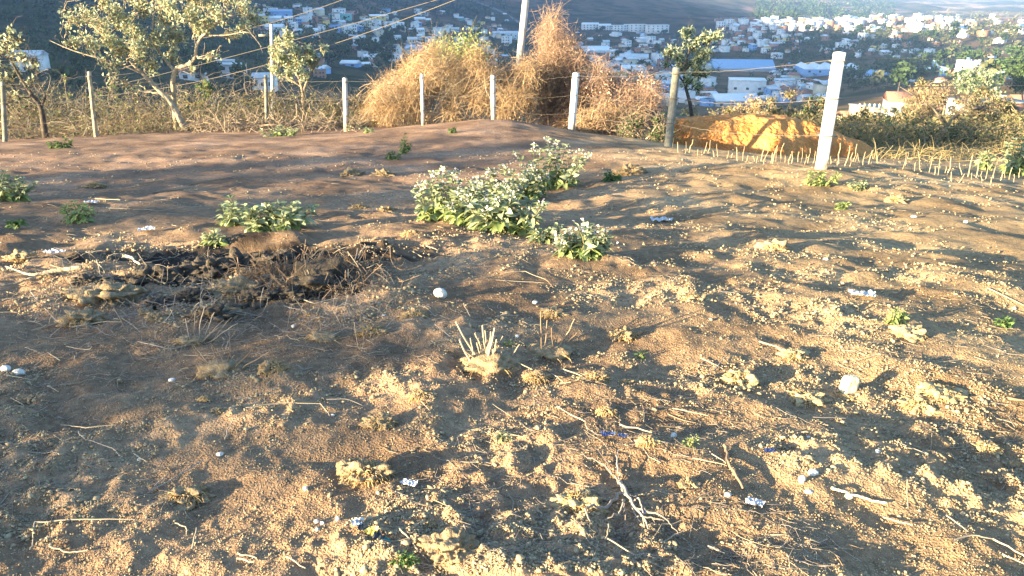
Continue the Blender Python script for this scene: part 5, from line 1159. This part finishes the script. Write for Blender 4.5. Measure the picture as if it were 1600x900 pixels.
big('saw_roof_shed',1358,120,56,36,6,'white','blue','lower pale blue shed right of the large bright post','saw',-.12,4,1,cat='shed')
big('warehouse',1213,92,14,9,9,'white','white','bright white cube house above the big warehouse roof','flat',.2,2,1,cat='house')
big('warehouse',590,30,26,10,5,'yellow','white','long yellow topped hall at the upper middle left','gable',.1,3,1,cat='hall')
big('town_hall',532,30,34,12,8,'turquoise','sheet','long turquoise block at the upper left of town','flat',.1,5,1,cat='building')
big('warehouse',550,22,20,9,5,'pink','tile','red pink building above the turquoise block','flat',.1,2,1,cat='building')
big('hillside_house',50,112,44,8,26,'white','sheet','white house with a pale sheet roof at the left, behind the thorny tree','gable',.1,3,2,cat='house')
big('hillside_house',366,122,36,9,22,'grey','sheet','pale grey flat house right of the pale tree limbs','flat',.1,3,2,cat='house')
big('hillside_house',304,125,36,9,14,'white','tile','small white house behind the trunk of the big pale tree','gable',.1,2,1,cat='house')
big('hillside_house',352,104,26,8,10,'white','sheet','white house above the pale grey flat house','flat',.1,2,1,cat='house')
big('hillside_house',415,140,34,9,20,'white','sheet','white house behind the slim pale pole foot','gable',.1,3,1,cat='house')
big('hillside_house',500,112,26,9,6,'blue','white','low house with bluish roof in the dark hollow, left of two','gable',-.3,2,1,cat='house')
big('hillside_house',548,104,28,9,6,'blue','white','low house with bluish roof in the dark hollow, right of two','gable',-.2,2,1,cat='house')
big('hillside_house',440,30,34,9,12,'blue','blue','blue roofed house at the right of the big pale tree crown','gable',.2,2,1,cat='house')
big('big_hall',790,60,40,14,8,'white','sheet','white hall just left of the tall pole','gable',.1,4,1,cat='hall')
big('big_hall',920,84,60,20,6,'white','white','long white hall between the vine column and the slender tree','gable',.05,4,1,cat='hall')
big('big_hall',990,96,44,16,7,'white','sheet','white hall with pale roof right of the long white hall','gable',-.1,4,1,cat='hall')
big('big_hall',1145,165,70,18,10,'grey','white','low white roofed building under the tall factory','gable',.1,4,1,cat='hall')
# sunlit houses on the near right slope
v=big('villa',1402,174,46,9,26,'white','tile','bright white villa on the right slope above green bushes','gable',-.25,3,1,cat='villa',Y=228,rh=.25)
u_=big('unfinished_house',1350,172,40,9,20,'cream','slab','unfinished cream house with bare roof columns on the right slope','flat',-.1,2,1,cat='house',Y=240)
s=mpp(1350,150,240); W_=40*s/2; H_=20*s
for i in range(6):
    g=Bag(); x=-W_+.3+i*(2*W_-.6)/5; g.box(x-.2,x+.2,-4.3,-3.9,H_+.36,H_+1.5); g.build('column',WALL['cream'],u_)
big('outhouse',1322,170,26,7,10,'white','tile','small whitish house left of the unfinished house','gable',.1,1,1,cat='house',Y=245)
big('villa',1430,160,60,9,8,'cream','tile','cream house with tiled roof behind the villa','gable',-.1,3,1,cat='house',Y=262)
h_=big('long_house',1510,180,66,9,22,'white','slab','long sunlit cream house with small windows on the right slope','flat',-.5,4,1,cat='house',Y=222)
big('long_house',1562,180,56,9,20,'brick','slab','pinkish brick house joined right of the long cream house','flat',.15,3,1,cat='house',Y=226)
big('garden_house',1592,150,50,10,8,'cream','tile','house with brown tiled roof at the right edge','gable',.1,2,1,cat='house',Y=262)
big('garden_house',1575,148,40,8,14,'grey','slab','grey shaded house between the leafy trees at the right edge','flat',.1,2,1,cat='house',Y=268)
big('garden_house',1575,118,34,9,10,'white','tile','white house high at the right edge','gable',.2,2,1,cat='house')
# ---- town trees
def crown_proto(name,m,seed,n=170,flat=.8,tall=1.0,ls=.42):
    rg=np.random.default_rng(seed); th=thing(name,(0,0,0),'tree','tree'); g=Bag(); q=np.array([[0,0,-1.5],[0,0,.5],[.1,0,1.6*tall],[.1,.1,3.0*tall]])
    g.add(*tubes(q[None],np.array([[.3,.25,.2,.1]]),6)); g.build('trunk',M['darkbark'],th)
    cc=rdir(9,rg,.1)*np.array([1.7,1.7,1.2*tall])*rg.uniform(.5,1,(9,1))+[0,0,3.3*tall]; i=rg.integers(0,9,n)
    c=cc[i]+rdir(n,rg)*rg.uniform(.5,1.15,(n,1))*[1,1,.8*tall]
    V_,F_=leaves(c,rdir(n,rg,.2),rdir(n,rg,.7),rg.uniform(.7,1.3,n)*1.2*ls/.42,rg.uniform(.7,1.3,n)*.8*ls/.42,st=1); obj('crown',V_,F_,m,th)
    KIDS[th.name]=[c for c in C.objects if c.parent==th]; return th
TP=[crown_proto('valley_tree',M['dark'],1),crown_proto('valley_tree',M['dark'],2,tall=1.3),crown_proto('valley_tree',M['dark'],3,n=120),crown_proto('valley_tree',M['olive'],4,n=130),crown_proto('valley_tree',M['green'],5)]
TL=['dense dark tree','tall dark tree','thin dark tree','dusty olive tree','fresh green tree']
TD=[((470,620,62,120),46,'in the dark hollow left of the cable pair'),((20,400,95,150),30,'on the shaded slope behind the left fence'),((400,660,5,30),16,'above the turquoise block'),((560,800,40,105),34,'among houses left of the tall pole'),
 ((900,1060,45,90),26,'among houses below the long white blocks'),((880,1110,85,160),30,'among houses around the slender tree'),((1110,1260,50,160),26,'among houses left of the large bright post'),((1320,1440,118,150),24,'in the dark grove behind the unfinished house'),
 ((1240,1500,50,125),62,'on the wooded slope at right'),((1480,1600,45,150),40,'on the sunny slope at the right edge'),((1150,1500,26,40),12,'on the sunlit ridge')]
ut=set(); nT=0; by={}
for (x0,x1,y0,y1),n,dn in TD:
    for _ in range(n):
        px,py=TR.uniform(x0,x1),TR.uniform(y0,y1); p=hit(px,py)
        if p is None or any(a<px<b and c<py<d+5 for a,b,c,d in KEEP): continue
        if p[1]<150: continue
        if min(((p[0]-q[0])**2+(p[1]-q[1])**2) for q in HS)<49: continue
        sunny='sunny' in dn or 'ridge' in dn; k=TR.choice([3,4,0,1]) if sunny else TR.choice([0,0,1,2,3]); s=TR.uniform(.8,1.9)*(1.3 if 'grove' in dn or 'hollow' in dn or 'slope' in dn else 1)*(.7 if p[1]<300 else 1)
        lab=f'{TL[k]} {dn}'; rz=TR.uniform(0,6)
        if k not in ut: ut.add(k); o=TP[k]; o.location=p; o.rotation_euler=(0,0,rz); o.scale=(s,)*3; o['label']=lab; o['group']='trees between the valley houses'
        else: o=dup(TP[k],p,rz,s,lab,'trees between the valley houses')
        by.setdefault(lab,[]).append((px,o))
for lab,L in by.items():
    L.sort(key=lambda t:t[0]); n=len(L)
    if n>1:
        for i,(x,o) in enumerate(L): o['label']=(f'leftmost {lab}' if i==0 else f'rightmost {lab}' if i==n-1 else f'{ordn(i)} from left {lab}')
# woods that read as one mass on the far flanks
def wood(n,regs,name,m,size,seed):
    rg=np.random.default_rng(seed); P_=[]
    for (x0,x1,y0,y1),f in regs:
        k=int(n*f); 
        for _ in range(k):
            p=hit(rg.uniform(x0,x1),rg.uniform(y0,y1))
            if p is not None and p[1]>260: P_.append(p)
    P_=np.array(P_); k=14; s=size*rg.uniform(.6,1.3,len(P_))*(P_[:,1]/1000)**.4
    c=P_[:,None]+rdir(len(P_)*k,rg,.3).reshape(-1,k,3)*s[:,None,None]*np.array([1,1,.9])*rg.uniform(.3,1,(len(P_),k,1)); c[...,2]+=s[:,None]*.7
    c=c.reshape(-1,3); n_=len(c); ss=np.repeat(s,k); V_,F_=leaves(c,rdir(n_,rg,.2),rdir(n_,rg,.7),ss*.75*rg.uniform(.6,1.2,n_),ss*.5*rg.uniform(.6,1.2,n_),st=1)
    tag(obj(name,V_,F_,m),kind='stuff')
wood(1100,[((0,420,0,110),.25),((420,800,0,26),.16),((1180,1400,6,32),.36),((1200,1480,48,120),.14)],'far_woods',M['dark'],5.5,71)
wood(900,[((400,820,24,105),.42),((880,1120,56,160),.30),((1110,1320,48,150),.14),((1320,1600,30,120),.14)],'town_greenery',M['dark'],3.6,73)
wood(420,[((1200,1400,0,30),.3),((1440,1600,20,60),.4)],'far_scrub',M['olive'],4.5,72)
# road in the valley at the upper middle
def road():
    pts=[(700,-6),(735,0),(765,10),(790,22),(812,36),(830,50)]; q=[]
    for a,b in zip(pts[:-1],pts[1:]):
        for t in np.linspace(0,1,8,endpoint=False): q.append((a[0]+(b[0]-a[0])*t,a[1]+(b[1]-a[1])*t))
    W3=[hit(*p) for p in q]; W3=np.array([w for w in W3 if w is not None]); T=unit(np.gradient(W3,axis=0)); S=np.stack([T[:,1],-T[:,0],T[:,2]*0],-1)*3.2
    V_=np.concatenate([W3-S+[0,0,.9],W3+S+[0,0,.9],W3+S-[0,0,2],W3-S-[0,0,2]]); n=len(W3); i=np.arange(n-1); F_=np.concatenate([np.stack([i+a*n,i+1+a*n,i+1+b*n,i+b*n],-1) for a,b in ((0,1),(1,2),(3,0))])
    tag(obj('road',V_,F_,mat('asphalt',(.12,.12,.12),(.16,.16,.16),scale=.2)),kind='structure')
road()
